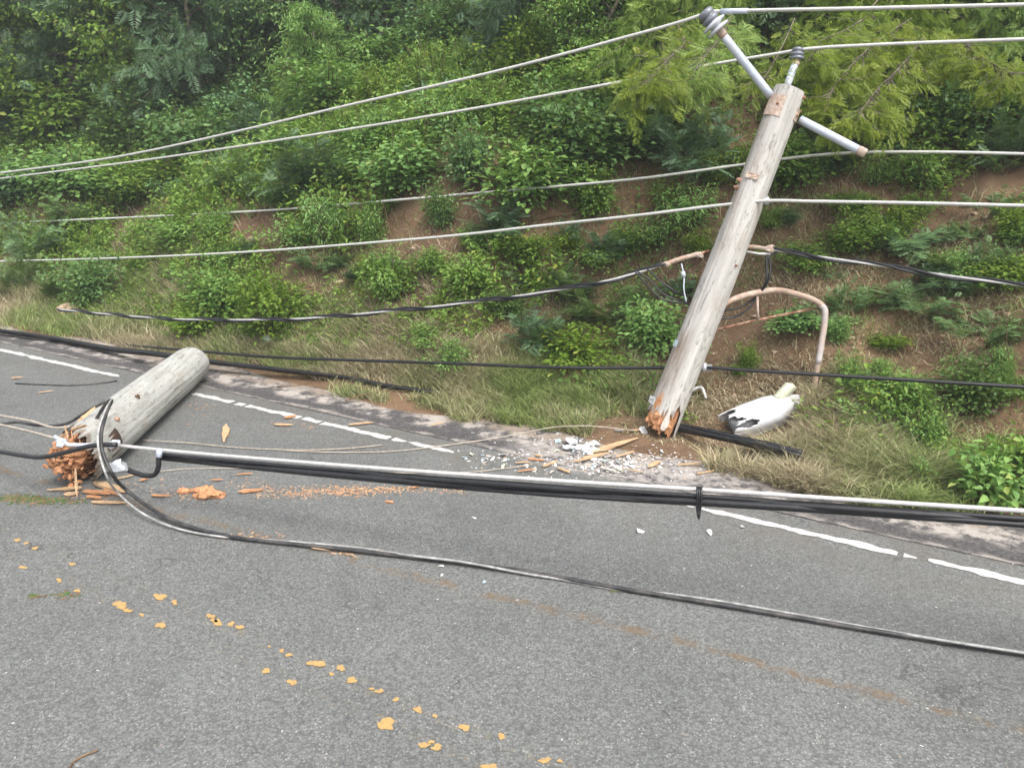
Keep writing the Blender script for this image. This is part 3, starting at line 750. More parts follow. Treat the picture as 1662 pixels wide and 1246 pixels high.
def triplex(P, label, twist=.85, rb_=.009, rk=.0105, sub=14):
    P = smooth_path(P, sub); 
    # resample evenly
    d = np.r_[0, np.cumsum(np.linalg.norm(np.diff(P, axis=0), axis=1))]; n = int(d[-1]/.03)
    x = np.linspace(0, d[-1], n); P = np.stack([np.interp(x, d, P[:, i]) for i in range(3)], 1)
    _, A, B = frames(P)
    root = thing('service_cable', P[len(P)//2], label, 'cable')
    rel = P - P[len(P)//2]
    mb = MB(); tube(mb, rel, rb_, 8); link('bare_wire', mb.mesh('bare_wire', M['bright_wire']), root)
    for k, ph in enumerate((0, 1.5)):
        a = x/twist*2*math.pi + ph + .5*np.sin(x*1.7)
        mb = MB(); tube(mb, rel + (rb_+rk)*.95*(np.cos(a)[:, None]*A+np.sin(a)[:, None]*B), rk, 8)
        link('insulated_wire', mb.mesh('insulated_wire', M['black']), root)
    return root
P = [at(1082, 428, KP), at(1040, 441, KP+.05), at(1000, 452, KP+.1), at(850, 479, KP+.55), at(700, 498, KP+1.0), at(600, 508, KP+1.3), at(490, 517, KP+1.65), at(380, 519, KP+2.0), at(290, 518, KP+2.5), at(200, 512, KP+3.1), at(95, 502, KP+3.9)]
P = [np.array([p[0], p[1], max(p[2], float(hz(p@Nn, p@U))+.03)]) for p in P]
triplex(P, 'twisted black and silver cable drooping from the leaning pole down to the left verge')
P = [at(1250, 405, KP), at(1290, 411, KP-.1), at(1380, 424, KP-.3), at(1500, 442, KP-.55), at(1662, 464, KP-.9)]; P.append(P[-1] + (P[-1]-P[-2])*6)
triplex(P, 'twisted black and silver cable stretched from the leaning pole to the right')
# slack tails at the clamps
def tails(name, lists, label, r=.0075, cat='cable', m='black'):
    c = at(*lists[0][0]); root = thing(name, c, label, cat)
    for L in lists:
        mb = MB(); tube(mb, smooth_path([at(*q)-c for q in L], 6), r, 8); link('strand', mb.mesh('strand', M[m]), root)
    return root
tails('loose_cable', [[(1035, 441, KP), (1052, 452, KP), (1075, 476, KP), (1100, 487, KP), (1125, 490, KP+.1)], [(1030, 440, KP), (1048, 460, KP), (1072, 484, KP), (1108, 492, KP), (1126, 496, KP+.1)], [(1050, 436, KP), (1072, 456, KP), (1098, 474, KP), (1122, 484, KP+.1)]],
      'slack black wire tails hanging left of the leaning pole below the clamp')
tails('loose_cable', [[(1246, 412, KP), (1250, 430, KP), (1248, 452, KP), (1238, 470, KP+.05), (1222, 486, KP+.12), (1200, 499, KP+.12), (1165, 505, KP+.1)], [(1244, 412, KP), (1244, 432, KP), (1244, 455, KP), (1232, 476, KP+.08), (1210, 505, KP+.1), (1190, 515, KP+.12), (1160, 517, KP+.1)], [(1262, 410, KP), (1250, 414, KP), (1244, 420, KP)]],
      'slack black wires looping down right of the leaning pole over the rusty arm', .0095)
# telecom strand behind the fallen stub
P = [at(200, 560, 10.3), at(335, 571, 9.3), at(450, 580, 8.9), at(560, 584, 8.5), at(740, 590, 7.9), at(900, 596, 7.5), at(1060, 597, 7.25), at(1140, 596, KB*.99)]
P = [np.array([p[0], p[1], max(p[2], float(hz(p@Nn, p@U))+.04)]) for p in P]
P += [at(1200, 600, KB*.97), at(1400, 612, KB*.92), at(1662, 628, KB*.86)]; P.append(P[-1]+(P[-1]-P[-2])*5)
wire('communication_cable', P, .0155, M['black'], 'single black cable strung low across the leaning pole just above the grass', 'cable')
# thick bundle lying along the verge
def bundle(name, P, offs, label, m='black'):
    P = smooth_path(P, 8); _, A, B = frames(P); root = thing(name, P[len(P)//2], label, 'cable')
    rel = P-P[len(P)//2]; x = np.arange(len(P))/len(P)
    for k, (oa, ob, r, mm, nm) in enumerate(offs):
        w_ = .3*np.sin(x*9+k*2)
        mb = MB(); tube(mb, rel + (oa*(1+w_))[:, None]*A + (ob*(1-w_*.5))[:, None]*B, r, 10)
        link(nm, mb.mesh(nm, M[mm]), root)
    return root
gp = [(-300, 478, 0), (0, 536, .06), (90, 549, .06), (180, 565, .07), (260, 574, .15), (330, 585, .12), (440, 598, .10), (560, 613, .10), (640, 628, .10), (728, 639, .09)]
P = [ground(x, y, z) for x, y, z in gp]
bundle('cable_bundle', P, [(.0, .0, .024, 'black', 'cable_strand'), (.03, -.028, .021, 'black', 'cable_strand'), (-.035, .012, .016, 'black', 'cable_strand')], 'bundle of thick black cables lying along the left verge behind the fallen stub')
P = [at(1092, 694, KB*1.0), at(1120, 700, KB*.985), at(1150, 706, KB*.96), at(1200, 717, KB*.93), at(1242, 726, KB*.91), at(1300, 742, KB*.89)]
P = [np.array([p[0], p[1], max(p[2], float(hz(p@Nn, p@U))+.03)]) for p in P]
bundle('cable_bundle', P, [(0, 0, .024, 'black', 'cable_strand'), (.02, .028, .02, 'black', 'cable_strand'), (-.02, .02, .016, 'black', 'cable_strand')], 'short length of black cables in the dirt behind the foot of the leaning pole')
# front bundle: bright strand above, black cables lashed below
D0, D1 = 5.72, 3.75
def bd(px): 
    f = (px-185)/(1662-185); return 1/((1-f)/D0 + f/D1)
top = [(185, 722), (262, 730), (480, 749), (700, 766), (920, 781), (1130, 794), (1400, 812), (1662, 829)]
P = [at(x, y, bd(x)) for x, y in top]; P.append(P[-1] + (P[-1]-P[-2])*3)
Pm = smooth_path(P, 8); c = Pm[len(Pm)//2]
cb = thing('cable_bundle', c, 'taut bundle of black cables under a bright strand stretched across the foreground', 'cable')
mb = MB(); tube(mb, Pm-c, .0125, 8); link('messenger_strand', mb.mesh('messenger', M['bright_wire']), cb)
for (dy0, dy1, r, x0, bow) in ((7, 12, .0125, 258, .0), (9, 16, .017, 300, .0), (12, 20, .019, 262, .012), (14, 21, .013, 330, .02)):
    xs = np.linspace(x0, 1662, 24); pp = []
    for x in xs:
        f = (x-x0)/(1662-x0); y = np.interp(x, [q[0] for q in top], [q[1] for q in top])
        y += (dy0+(dy1-dy0)*f)*1.05
        pp.append(at(x, y, bd(x)*(1+.004*math.sin(x*.01+dy0))) + np.array([0, 0, -bow*math.sin(min(1, f*1.3)*math.pi)]))
    pp.append(pp[-1] + (pp[-1]-pp[-2])*12); pp = np.array(pp)
    mb = MB(); tube(mb, pp-c, r, 10); link('cable_strand', mb.mesh('front_cable', M['black']), cb)
mb = MB()
for dx in (-4, 0, 4):
    q = at(1135+dx, 803, bd(1135)-.03)
    tube(mb, smooth_path([at(1135+dx*.8, 790, bd(1135)-.02)-c, at(1135+dx*.8, 797, bd(1135)-.045)-c, at(1135+dx*.8, 810, bd(1135)-.045)-c, at(1134+dx*.6, 826, bd(1135)-.02)-c, at(1134+dx*.2, 842-abs(dx), bd(1135)-.02)-c], 3), .006, 6)
link('cable_tie', mb.mesh('cable_tie', M['black']), cb)
mb = MB(); tube(mb, smooth_path([at(*q)-c for q in ((259, 731, 5.55), (258, 742, 5.55), (257, 758, 5.56), (252, 769, 5.58), (240, 772, 5.6), (222, 768, 5.62), (198, 758, 5.66))], 5), .017, 10); link('drop_tail', mb.mesh('drop_tail', M['black']), cb)
mb = MB(); tube(mb, [at(259, 727, 5.54)-c, at(258, 742, 5.54)-c], .020, 10); link('cable_sleeve', mb.mesh('cable_sleeve', M['galv']), cb)
mb = MB(); rock_mesh(mb, (.06, .035, .045), 77, at(188, 755, 5.62)-c, 2, .35); link('end_clamp', mb.mesh('end_clamp', M['grey_metal']), cb)
# cables over the stub and down on to the road
gz = lambda x, y, z=.018: ground(x, y, z)
P = [at(-420, 690, 6.6), at(0, 733, 6.1), at(30, 738, 5.95), at(62, 742, 5.8), at(110, 733, 5.62), at(150, 723, 5.58), at(190, 721, 5.58)]
wire('loose_cable', P, .016, M['black'], 'black kinked cable crossing the broken orange end of the fallen stub', 'cable')
Pb = [at(150, 690, 6.35), at(172, 655, 6.2), at(181, 651, 5.95), at(172, 672, 5.72), at(164, 705, 5.6), at(167, 735, 5.52), at(180, 765, 5.5)] + [gz(x, y, z) for x, y, z in ((205, 795, .12), (245, 825, .05), (300, 852, .03), (365, 869, .019), (480, 883, .019), (600, 896, .019), (840, 925, .019), (1010, 955, .019), (1200, 986, .019), (1430, 1025, .019), (1662, 1061, .019))]
Pb.append(Pb[-1]+(Pb[-1]-Pb[-2])*5)
cr = thing('loose_cable', gz(840, 925), 'long black cable looped over the fallen stub and trailing across the road', 'cable'); c = np.array(cr.location)
mb = MB(); tube(mb, smooth_path(np.array(Pb)-c, 8), .0128, 10); link('cable_strand', mb.mesh('road_cable', M['black_dusty']), cr)
Pg = [at(160, 692, 6.4), at(174, 653, 6.22), at(180, 650, 5.93), at(168, 672, 5.70), at(159, 705, 5.57), at(161, 735, 5.49), at(172, 770, 5.47)] + [gz(x, y, z) for x, y, z in ((192, 800, .11), (230, 832, .05), (290, 858, .02), (362, 871, .015), (420, 875, .010), (600, 891, .009), (650, 899, .030), (760, 913, .036), (850, 930, .018), (930, 943, .012), (1000, 956, .010), (1080, 963, .009), (1300, 998, .009), (1420, 1020, .016), (1520, 1037, .036), (1662, 1059, .034))]
Pg.append(Pg[-1]+(Pg[-1]-Pg[-2])*5)
mb = MB(); tube(mb, smooth_path(np.array(Pg)-c, 8), .0075, 8); link('bare_strand', mb.mesh('road_strand', M['wire_dull']), cr)
# bare strands left of the stub
P = [at(-300, 610, 7.4), at(0, 674, 6.5), at(50, 683, 6.4), at(95, 694, 6.3), at(130, 690, 6.3)]
wire('thin_wire', P, .009, M['wire_tan'], 'pale strand coming in from the left edge, upper of two reaching the stub', 'wire')
P = [at(-300, 640, 7.0), at(0, 689, 6.1), at(60, 703, 5.8), at(92, 712, 5.65)]
wire('thin_wire', P, .009, M['wire_tan'], 'pale strand clipped to the broken end of the stub, lower of two', 'wire')
P = [at(-300, 640, 7.6), at(0, 688, 6.5), at(28, 685, 6.45), at(60, 690, 6.4), at(105, 688, 6.4), at(140, 668, 6.35), at(170, 652, 6.25)]
wire('loose_cable', P, .011, M['black_dusty'], 'dark dusty cable running in from the left behind the fallen stub', 'cable')
# thin strands over the road
P = [gz(x, y, z) for x, y, z in ((232, 714, .03), (300, 718, .02), (370, 725, .012), (440, 729, .01), (500, 730, .01), (570, 727, .01), (620, 722, .01))]
wire('thin_wire', P, .005, M['wire_tan'], 'thin tan wire lying on the asphalt right of the fallen stub, farther of two', 'wire')
P = [gz(x, y, z) for x, y, z in ((460, 731, .01), (560, 734, .01), (640, 732, .01), (720, 723, .012), (790, 713, .02), (850, 702, .06), (900, 693, .12), (950, 691, .16), (1000, 695, .12), (1030, 699, .06))]
wire('thin_wire', P, .0048, M['wire_tan'], 'thin tan wire arching over the white debris to the leaning pole foot', 'wire')
P = [gz(x, y, .009) for x, y in ((255, 765), (300, 761), (360, 760), (430, 761), (520, 764), (640, 767), (760, 766), (860, 755))]
wire('thin_wire', P, .004, M['wire_tan'], 'thin pale wire lying under the foreground cable bundle', 'wire')
P = [gz(x, y, .009) for x, y in ((25, 622), (70, 624), (120, 625), (160, 622), (190, 618))]
wire('thin_wire', P, .007, M['black_dusty'], 'short dark wire lying on the road left of the fallen stub', 'wire')
P = [gz(x, y, .009) for x, y in ((112, 1246), (120, 1235), (135, 1226), (160, 1216))]
wire('twig', P, .004, M['dead'], 'small curved brown twig on the road at the lower left', 'twig')
#@DEBRIS
# ------------------------------------------------------------------ broken lamp and debris
# street-lamp head: a loft along its length, torn open at the left end
Lc = hit(1236, 694) 
lx = at(1302, 655, depth(Lc)+.05) - at(1178, 700, depth(Lc)-.05); Ll = float(np.linalg.norm(lx)); lx /= Ll
rl = axis_rot(lx, (0.1, -.5, .85))        # local Z along the body, X up/out
lamp = thing('street_lamp', at(1180, 697, depth(Lc)-.05)+np.array([0, 0, .02]), 'torn white street lamp shell lying in the brown grass beside the leaning pole', 'street lamp', rot=rl)
ns_, na_ = 34, 40; V = []; F = []; I = []
rj = random.Random(4); edge = [rj.uniform(-.02, .03) for _ in range(na_)]
for i in range(ns_+1):
    f = i/ns_; wd = .135*(math.sin(min(1, f*1.4+.58)*math.pi/2))*(1-.72*max(0, (f-.55)/.45)**1.5); hg = .105*(1-.60*max(0, (f-.5)/.5)**1.3)
    for j in range(na_):
        a = -math.pi*.62 + 2*math.pi*.62*j/(na_-1)      # open along the underside
        nn = 3.1; ca, sa = math.cos(a), math.sin(a)
        x = hg*math.copysign(abs(ca)**(2/nn), ca); y = wd*math.copysign(abs(sa)**(2/nn), sa)
        zz = Ll*f + (edge[j] + .045*math.sin(a*2.2+.5))*max(0, 1-f*4)
        V.append((x*(1+.02*math.sin(f*7)), y, zz))
for i in range(ns_):
    for j in range(na_-1):
        f = i/ns_; a = -math.pi*.62 + 2*math.pi*.62*j/(na_-1)
        hole1 = ((f-.17)/.13)**2 + ((a-.62)/.34)**2 < 1 or (f < .17 and abs(a-.62) < .16)
        hole2 = ((f-.05)/.09)**2 + ((a+.55)/.30)**2 < 1
        hole3 = f < .12+.05*math.sin(j*1.9) and -.12 < a < .22
        if hole1 or hole2 or hole3: continue
        F.append((i*na_+j, i*na_+j+1, (i+1)*na_+j+1, (i+1)*na_+j))
mb = MB(); mb.add(V, F, True); o = link('housing', mb.mesh('lamp_shell', M['white_shell']), lamp)
so = o.modifiers.new('solid', 'SOLIDIFY'); so.thickness = .006
mb = MB()
for j in (0, na_-1): tube(mb, [V[i*na_+j] for i in range(2, ns_+1)], .007, 6)
link('rim', mb.mesh('lamp_rim', M['grey_metal']), lamp); mb = MB()
Vi = []; Fi = []
for i in range(13):
    f = .04+.8*i/12; wd = .105*(1-.72*max(0, (f-.55)/.45)**1.5)*(.9 if i else .6); hg = .075*(1-.60*max(0, (f-.5)/.5)**1.3)
    for j in range(12):
        a = 2*math.pi*j/12; Vi.append((hg*math.cos(a)-.01, wd*math.sin(a), Ll*f))
Fi = [(i*12+j, i*12+(j+1) % 12, (i+1)*12+(j+1) % 12, (i+1)*12+j) for i in range(12) for j in range(12)] + [tuple(range(12))[::-1], tuple(12*12+j for j in range(12))]
mb.add(Vi, Fi, True); link('reflector', mb.mesh('lamp_reflector', M['shell_inside']), lamp)
mb = MB(); tube(mb, [(0.02, 0, Ll*.94), (.02, 0, Ll*1.08)], [.04, .034], 14); link('neck', mb.mesh('lamp_neck', M['rust_pale']), lamp)
LMI = (Matrix.Translation(lamp.location) @ rl.to_matrix().to_4x4()).inverted()
mb = MB(); V = []; F = []       # bent cream cover standing off the shell
kq = depth(Lc)+.0
e0, e1 = at(1268, 652, kq), at(1290, 628, kq+.02)
for i in range(11):
    f = i/10; m_ = math.sin(f*math.pi)*.035
    b_ = e0+(e1-e0)*f + np.array([-.05, 0, .01])*m_*10*.12
    for k in range(3):
        V.append(tuple(LMI @ Vector(tuple(b_ + np.array([-.10, .02, .045])*(k/2-.15)*.85 + np.array([0, -.02, .02])*math.sin(k/2*math.pi)))))
F = [(i*3+k, i*3+k+1, (i+1)*3+k+1, (i+1)*3+k) for i in range(10) for k in range(2)]
mb.add(V, F, True); o = link('cover', mb.mesh('lamp_cover', M['cream']), lamp); so = o.modifiers.new('solid', 'SOLIDIFY'); so.thickness = .012
# white strip behind the pole
P = [hit(1115, 652)+np.array([0, 0, .03]), hit(1124, 645)+np.array([0, 0, .07]), hit(1136, 642)+np.array([0, 0, .08]), hit(1146, 650)+np.array([0, 0, .02])]
mb = MB(); tube(mb, smooth_path(P, 5), [.008]*5+[.013]*11, 8); tag(link('plastic_strip', mb.mesh('plastic_strip', M['paper'])), 'curled white plastic strip in the dry grass just right of the pole foot', 'strip')

# splinters of the poles, each a piece of its own
SPL = [ # px, py, ax, ay, width, label (None: one of the loose ones)
 (363, 720, 366, 691, .075, 'tan_wood', 'flat tan plank fragment standing end on to the camera on the open asphalt'),
 (958, 738, 1032, 713, .085, 'tan_wood', 'longest tan splinter beside the leaning pole foot'),
 (945, 747, 990, 737, .05, 'tan_wood', 'short tan splinter just below the longest one near the white rubble'),
 (1098, 757, 1144, 755, .025, 'tan_wood', 'thin straight tan splinter on the pale dirt in front of the pole foot'),
 (1052, 761, 1072, 751, .045, 'tan_wood', 'stubby tan splinter touching the thin straight one in front of the pole'),
 (155, 786, 210, 800, .075, 'tan_wood', 'broad pale splinter right under the broken end of the stub'),
 (78, 798, 135, 795, .04, 'tan_wood', 'narrow splinter at the left end of the pile under the stub'),
 (135, 800, 178, 806, .05, 'orange_wood', 'reddish splinter in the middle of the pile under the stub'),
 (150, 818, 205, 819, .035, 'tan_wood', 'lowest splinter of the pile under the stub'),
 (140, 808, 165, 812, .04, 'orange_wood', None), (105, 806, 128, 803, .045, 'tan_wood', None), (170, 797, 196, 808, .03, 'orange_wood', None),
 (182, 782, 225, 772, .02, 'tan_wood', None), (226, 783, 243, 779, .03, 'orange_wood', None),
 (445, 691, 476, 692, .035, 'tan_wood', 'flat brown splinter just inside the white line right of the stub'),
 (462, 681, 484, 677, .05, 'orange_wood', 'orange chip above the brown splinter beside the white line'),
 (565, 692, 605, 688, .03, 'tan_wood', None), (18, 616, 38, 614, .03, 'tan_wood', None), (60, 640, 88, 636, .02, 'tan_wood', None),
 (455, 571, 482, 569, .05, 'tan_wood', None), (246, 807, 276, 808, .03, 'orange_wood', None), (340, 782, 362, 781, .02, 'orange_wood', None), (388, 801, 430, 798, .045, 'orange_wood', None),
 (384, 773, 412, 771, .02, 'orange_wood', None), (790, 792, 806, 794, .025, 'orange_wood', None), (856, 747, 884, 750, .03, 'orange_wood', None), (868, 741, 880, 744, .025, 'tan_wood', None),
 (836, 754, 862, 752, .018, 'tan_wood', None), (700, 692, 724, 688, .02, 'tan_wood', None), (1022, 702, 1042, 700, .03, 'tan_wood', None), (905, 762, 925, 770, .03, 'tan_wood', None),
 (668, 795, 684, 791, .018, 'orange_wood', None), (930, 752, 962, 746, .03, 'tan_wood', None), (1000, 744, 1030, 735, .028, 'tan_wood', None), (880, 760, 905, 752, .03, 'tan_wood', None), (1020, 765, 1050, 770, .022, 'tan_wood', None), (840, 768, 870, 764, .02, 'orange_wood', None), (975, 762, 1000, 768, .025, 'grey_wood', None), (1130, 772, 1165, 766, .018, 'tan_wood', None), (505, 893, 535, 897, .012, 'tan_wood', None), (560, 902, 575, 904, .01, 'tan_wood', None)]
for i, (x0, y0, x1, y1, wd, mt, lb) in enumerate(SPL):
    a, b = hit(x0, y0), hit(x1, y1); d = b-a; L = float(np.linalg.norm(d)); d /= L
    a[2] += .018; rot = axis_rot(d, (0, 0, 1)) 
    # broad face up
    rot = rot @ Quaternion((0, 0, 1), math.pi/2)
    mb = MB(); splinter_mesh(mb, L, wd, min(.03, wd*.45), 8, .3, 200+i)
    o = link('wood_splinter', mb.mesh('wood_splinter', M[mt]), None, a); o.rotation_mode = 'QUATERNION'; o.rotation_quaternion = rot
    tag(o, lb or 'small loose splinter of broken pole wood scattered on the road', 'splinter', None if lb else 'loose pole splinters')
for (px, py, sx, lb) in ((337, 805, .095, 'largest crumbly orange lump of rotten wood on the road'), (299, 800, .055, 'smaller orange lump of rotten wood left of the largest one'), (632, 815, .026, 'lone small orange chunk on the asphalt at the end of the sawdust trail')):
    p = ground(px, py)
    o = None; mb = MB(); r_ = random.Random(px)
    for k in range(8): rock_mesh(mb, (sx*r_.uniform(.3, .6), sx*r_.uniform(.25, .5), sx*r_.uniform(.18, .36)), px+k, (r_.uniform(-.8, .8)*sx, r_.uniform(-.4, .4)*sx, sx*.2), 2, .5)
    tag(link('wood_chunk', mb.mesh('wood_chunk', M['orange_wood']), None, p), lb, 'wood chunk')
# sawdust and fibre trail
mb = MB(); r_ = random.Random(8)
def crumb(mb, p, sz, fl=.4):
    a = r_.uniform(0, 6.28); c, s_ = math.cos(a), math.sin(a); l = sz*r_.uniform(.7, 2.2); w_ = sz*r_.uniform(.4, .9); h = sz*fl
    V = [(p[0]+c*x-s_*y, p[1]+s_*x+c*y, p[2]+z) for x, y, z in ((-l, -w_, 0), (l, -w_*.6, 0), (l*.8, w_, 0), (-l*.7, w_, 0), (0, 0, h))]
    mb.add(V, [(0, 1, 4), (1, 2, 4), (2, 3, 4), (3, 0, 4)], False)
for (px, py, rx, ry, n) in ((560, 797, 75, 9, 520), (650, 793, 70, 6, 260), (420, 795, 30, 14, 70), (470, 800, 45, 9, 160), (300, 803, 60, 12, 80), (160, 806, 70, 16, 90), (400, 870, 60, 8, 60), (560, 896, 45, 6, 50), (500, 690, 50, 12, 60), (330, 660, 30, 30, 40), (250, 790, 60, 25, 40), (400, 783, 40, 8, 40), (735, 797, 25, 6, 40)):
    for _ in range(n):
        x, y = px+r_.gauss(0, .5)*rx, py+r_.gauss(0, .5)*ry; crumb(mb, ground(x, y, .001), r_.uniform(.002, .009))
me = mb.mesh('sawdust', M['orange_wood']); me.materials.append(M['tan_wood']); me.materials.append(M['dead'])
for i_, p_ in enumerate(me.polygons): p_.material_index = ((i_//4)*7919 % 11) // 4
tag(link('sawdust', me), 'trail of orange sawdust and fibres on the asphalt', 'sawdust', kind='stuff')
# white shards of the smashed lamp
def shard(px, py, sz, m, lb, seed, up=.3, group=None):
    r = random.Random(seed); p = hit(px, py); n = r.randint(5, 8); V = []
    for lay in (0, 1):
        for j in range(n):
            a = 2*math.pi*j/n+r.uniform(-.25, .25)*(lay == 0); q = sz*(.55+.45*math.sin(j*2.4+seed)**2)
            V.append((q*math.cos(a)*1.25, q*math.sin(a)*.8, lay*.005+sz*.25*math.sin(a*1.5+seed)))
    F = [tuple(range(n))[::-1], tuple(n+j for j in range(n))] + [(j, (j+1) % n, n+(j+1) % n, n+j) for j in range(n)]
    mb = MB(); mb.add(V, F, False)
    o = link('lamp_shard', mb.mesh('lamp_shard', M[m]), None, p+np.array([0, 0, sz*.25]))
    o.rotation_euler = (r.uniform(-up, up), r.uniform(-up, up), r.uniform(0, 6.28))
    return tag(o, lb, 'shard', group)
SH = [(1040, 863, .033, 'paper', 'white flake on the road below the cable tie, left one of the pair'), (1151, 865, .033, 'paper', 'white flake on the road below the cable tie, right one of the pair'), (1205, 856, .02, 'paper', 'small white flake close to the white line below the bundle'),
      (717, 920, .017, 'paper', 'small white flake resting against the long road cable'), (717, 935, .015, 'paper', 'small white flake just below the long road cable'), (786, 946, .015, 'paper_blue', 'bluish flake on the asphalt below the road cable'), (770, 841, .018, 'paper', 'pale flake alone on the open asphalt under the middle of the bundle'),
      (1207, 990, .014, 'paper', 'tiny pale flake on top of the road cable at the right'), (905, 718, .034, 'paper_blue', 'pale blue glassy shard on the dirt left of the white heap'), (1043, 700, .055, 'paper', 'folded white shard at the very foot of the leaning pole'), (1006, 702, .05, 'paper', 'upright white shard left of the pole foot above the long splinter'),
      (768, 704, .02, 'paper', 'small white shard by the grass edge left of the heap'), (866, 696, .022, 'paper', 'small white shard on the bare dirt under the grass'), (815, 740, .045, 'paper', 'long flat white shard at the left end of the scatter')]
for i, (px, py, sz, m, lb) in enumerate(SH): shard(px, py, sz, m, lb, 10+i, .2 if py > 780 else .6)
mb = MB(); r_ = random.Random(31)
for i in range(26):
    x, y = 945+r_.gauss(0, 14), 728+r_.gauss(0, 5); p = hit(x, y); rock_mesh(mb, (r_.uniform(.02, .05), r_.uniform(.015, .04), r_.uniform(.01, .03)), 600+i, p+np.array([0, 0, r_.uniform(.0, .03)]), 1, .5)
tag(link('crushed_shell', mb.mesh('crushed_shell', M['paper'])), 'crushed white heap of lamp shell left of the longest tan splinter', 'crushed shell')
for i in range(60):
    x = r_.choice([r_.gauss(905, 60), r_.gauss(960, 55), r_.gauss(1010, 40)]); y = 752+r_.gauss(0, 9)+(x-930)*.05
    if r_.random() < .2: x, y = r_.gauss(800, 30), 745+r_.gauss(0, 5)
    shard(x, y, r_.uniform(.012, .032), r_.choice(['paper', 'paper', 'paper', 'paper_blue', 'grey_wood', 'cream']), 'small white shard scattered on the road edge before the leaning pole', 300+i, .6, 'small lamp shards')
mb = MB(); r_ = random.Random(14)
for (px, py, rx, ry, n) in ((960, 750, 130, 22, 260), (1000, 755, 90, 14, 150), (1080, 745, 70, 14, 80), (830, 740, 70, 12, 70), (1170, 765, 60, 16, 110), (900, 715, 90, 12, 80)):
    for _ in range(n):
        p = hit(px+r_.gauss(0, .55)*rx, py+r_.gauss(0, .55)*ry); crumb(mb, p+np.array([0, 0, .001]), r_.uniform(.003, .011), .7)
for _ in range(260):
    p = ground(r_.uniform(0, 1662), r_.uniform(780, 1246), .001); crumb(mb, p, r_.uniform(.0012, .0042), .6)
me = mb.mesh('glass_crumbs', M['paper']); me.materials.append(M['grey_wood']); me.materials.append(M['rock'])
for i_, p_ in enumerate(me.polygons): p_.material_index = ((i_//4)*7919 % 13) // 5
tag(link('glass_crumbs', me), 'fine white crumbs of broken lamp strewn over the road', 'crumbs', kind='stuff')
# bag, rock, blades
p = hit(441, 552); mb = MB(); rock_mesh(mb, (.085, .06, .045), 91, (0, 0, .03), 3, .45); tag(link('plastic_bag', mb.mesh('plastic_bag', M['bag']), None, p), 'crumpled pale green plastic scrap on the grass behind the fallen stub', 'litter')
p = hit(118, 512); mb = MB(); rock_mesh(mb, (.22, .14, .10), 92, (0, 0, .04), 3, .3); tag(link('rock', mb.mesh('rock', M['rock_pink']), None, p), 'pinkish boulder in the grass on the left verge under the twisted cable', 'rock')
#@PLANTS
# ------------------------------------------------------------------ plants
def norm(v): return v/(np.linalg.norm(v, axis=-1, keepdims=True)+1e-9)
def leaf_arr(P, D, Nv, L, W, g, droop=.25, fold=.3):
    n = len(P); D = norm(D); S = norm(np.cross(D, Nv)); Nv = np.cross(S, D)
    L = np.broadcast_to(L, (n,))[:, None]; W = np.broadcast_to(W, (n,))[:, None]
    b = P; l1 = P+D*L*.32+S*W*.5+Nv*W*fold*.5; r1 = P+D*L*.32-S*W*.5+Nv*W*fold*.5
    l2 = P+D*L*.68+S*W*.36+Nv*(W*fold*.3-L*droop*.35); r2 = P+D*L*.68-S*W*.36+Nv*(W*fold*.3-L*droop*.35)
    tp = P+D*L-Nv*L*droop
    V = np.stack([b, l1, l2, tp, r2, r1], 1).reshape(-1, 3)
    i = np.arange(n)[:, None]*6
    F = np.concatenate([i+np.array([[0, 3, 2, 1]]), i+np.array([[0, 5, 4, 3]])], 0)
    return V, F, np.repeat(g.uniform(0, 1, n), 6)
def merge(parts):
    V = []; F = []; A = []; o = 0
    for v, f, a in parts: V.append(v); F.append(f+o); A.append(a); o += len(v)
    return np.vstack(V), np.vstack(F), np.concatenate(A)
def stem_path(g, base, d, L, bend, n=8):
    p = np.array(base, float); d = np.array(d, float); d /= np.linalg.norm(d); P = [p.copy()]
    b = g.normal(size=3)*bend
    for i in range(n):
        d = d+b/n+g.normal(size=3)*.06; d /= np.linalg.norm(d); p = p+d*L/n; P.append(p.copy())
    return np.array(P)
def along(P, f):
    x = np.asarray(f)*(len(P)-1); i = np.minimum(x.astype(int), len(P)-2); r = (x-i)[:, None]
    return P[i]*(1-r)+P[i+1]*r, norm(P[i+1]-P[i])
def broad_shrub(seed, H=1.0, spread=.5, stems=14, lpn=60, L=.11, W=.07, upright=.6, twig=.16):
    """unit-height leafy plant: stems from one base, leaves on short twigs"""
    g = np.random.default_rng(seed); parts = []; sm = MB()
    for k in range(stems):
        a = g.uniform(0, 6.28); tl = g.uniform(.1, 1)*spread
        d = np.array([math.cos(a)*tl, math.sin(a)*tl, upright+.4*g.random()])
        h = H*g.uniform(.55, 1.02)
        P = stem_path(g, (g.normal()*.05, g.normal()*.05, 0), d, h, .35)
        tube(sm, P, np.linspace(.011, .003, len(P)), 5, False)
        n = lpn; f = g.uniform(.18, 1, n)**.85
        p, tn = along(P, f)
        off = g.normal(size=(n, 3))*twig*(1.1-.6*f[:, None]); off[:, 2] *= .6
        pos = p+off
        D = norm(off+tn*.3*twig+g.normal(size=(n, 3))*.05+np.array([0, 0, -.03]))
        Nv = norm(np.array([0, 0, 1.0])+g.normal(size=(n, 3))*.45)
        sz = g.uniform(.6, 1.15, n)
        parts.append(leaf_arr(pos, D, Nv, L*sz, W*sz, g))
    V, F, A = merge(parts); return V, F, A, sm
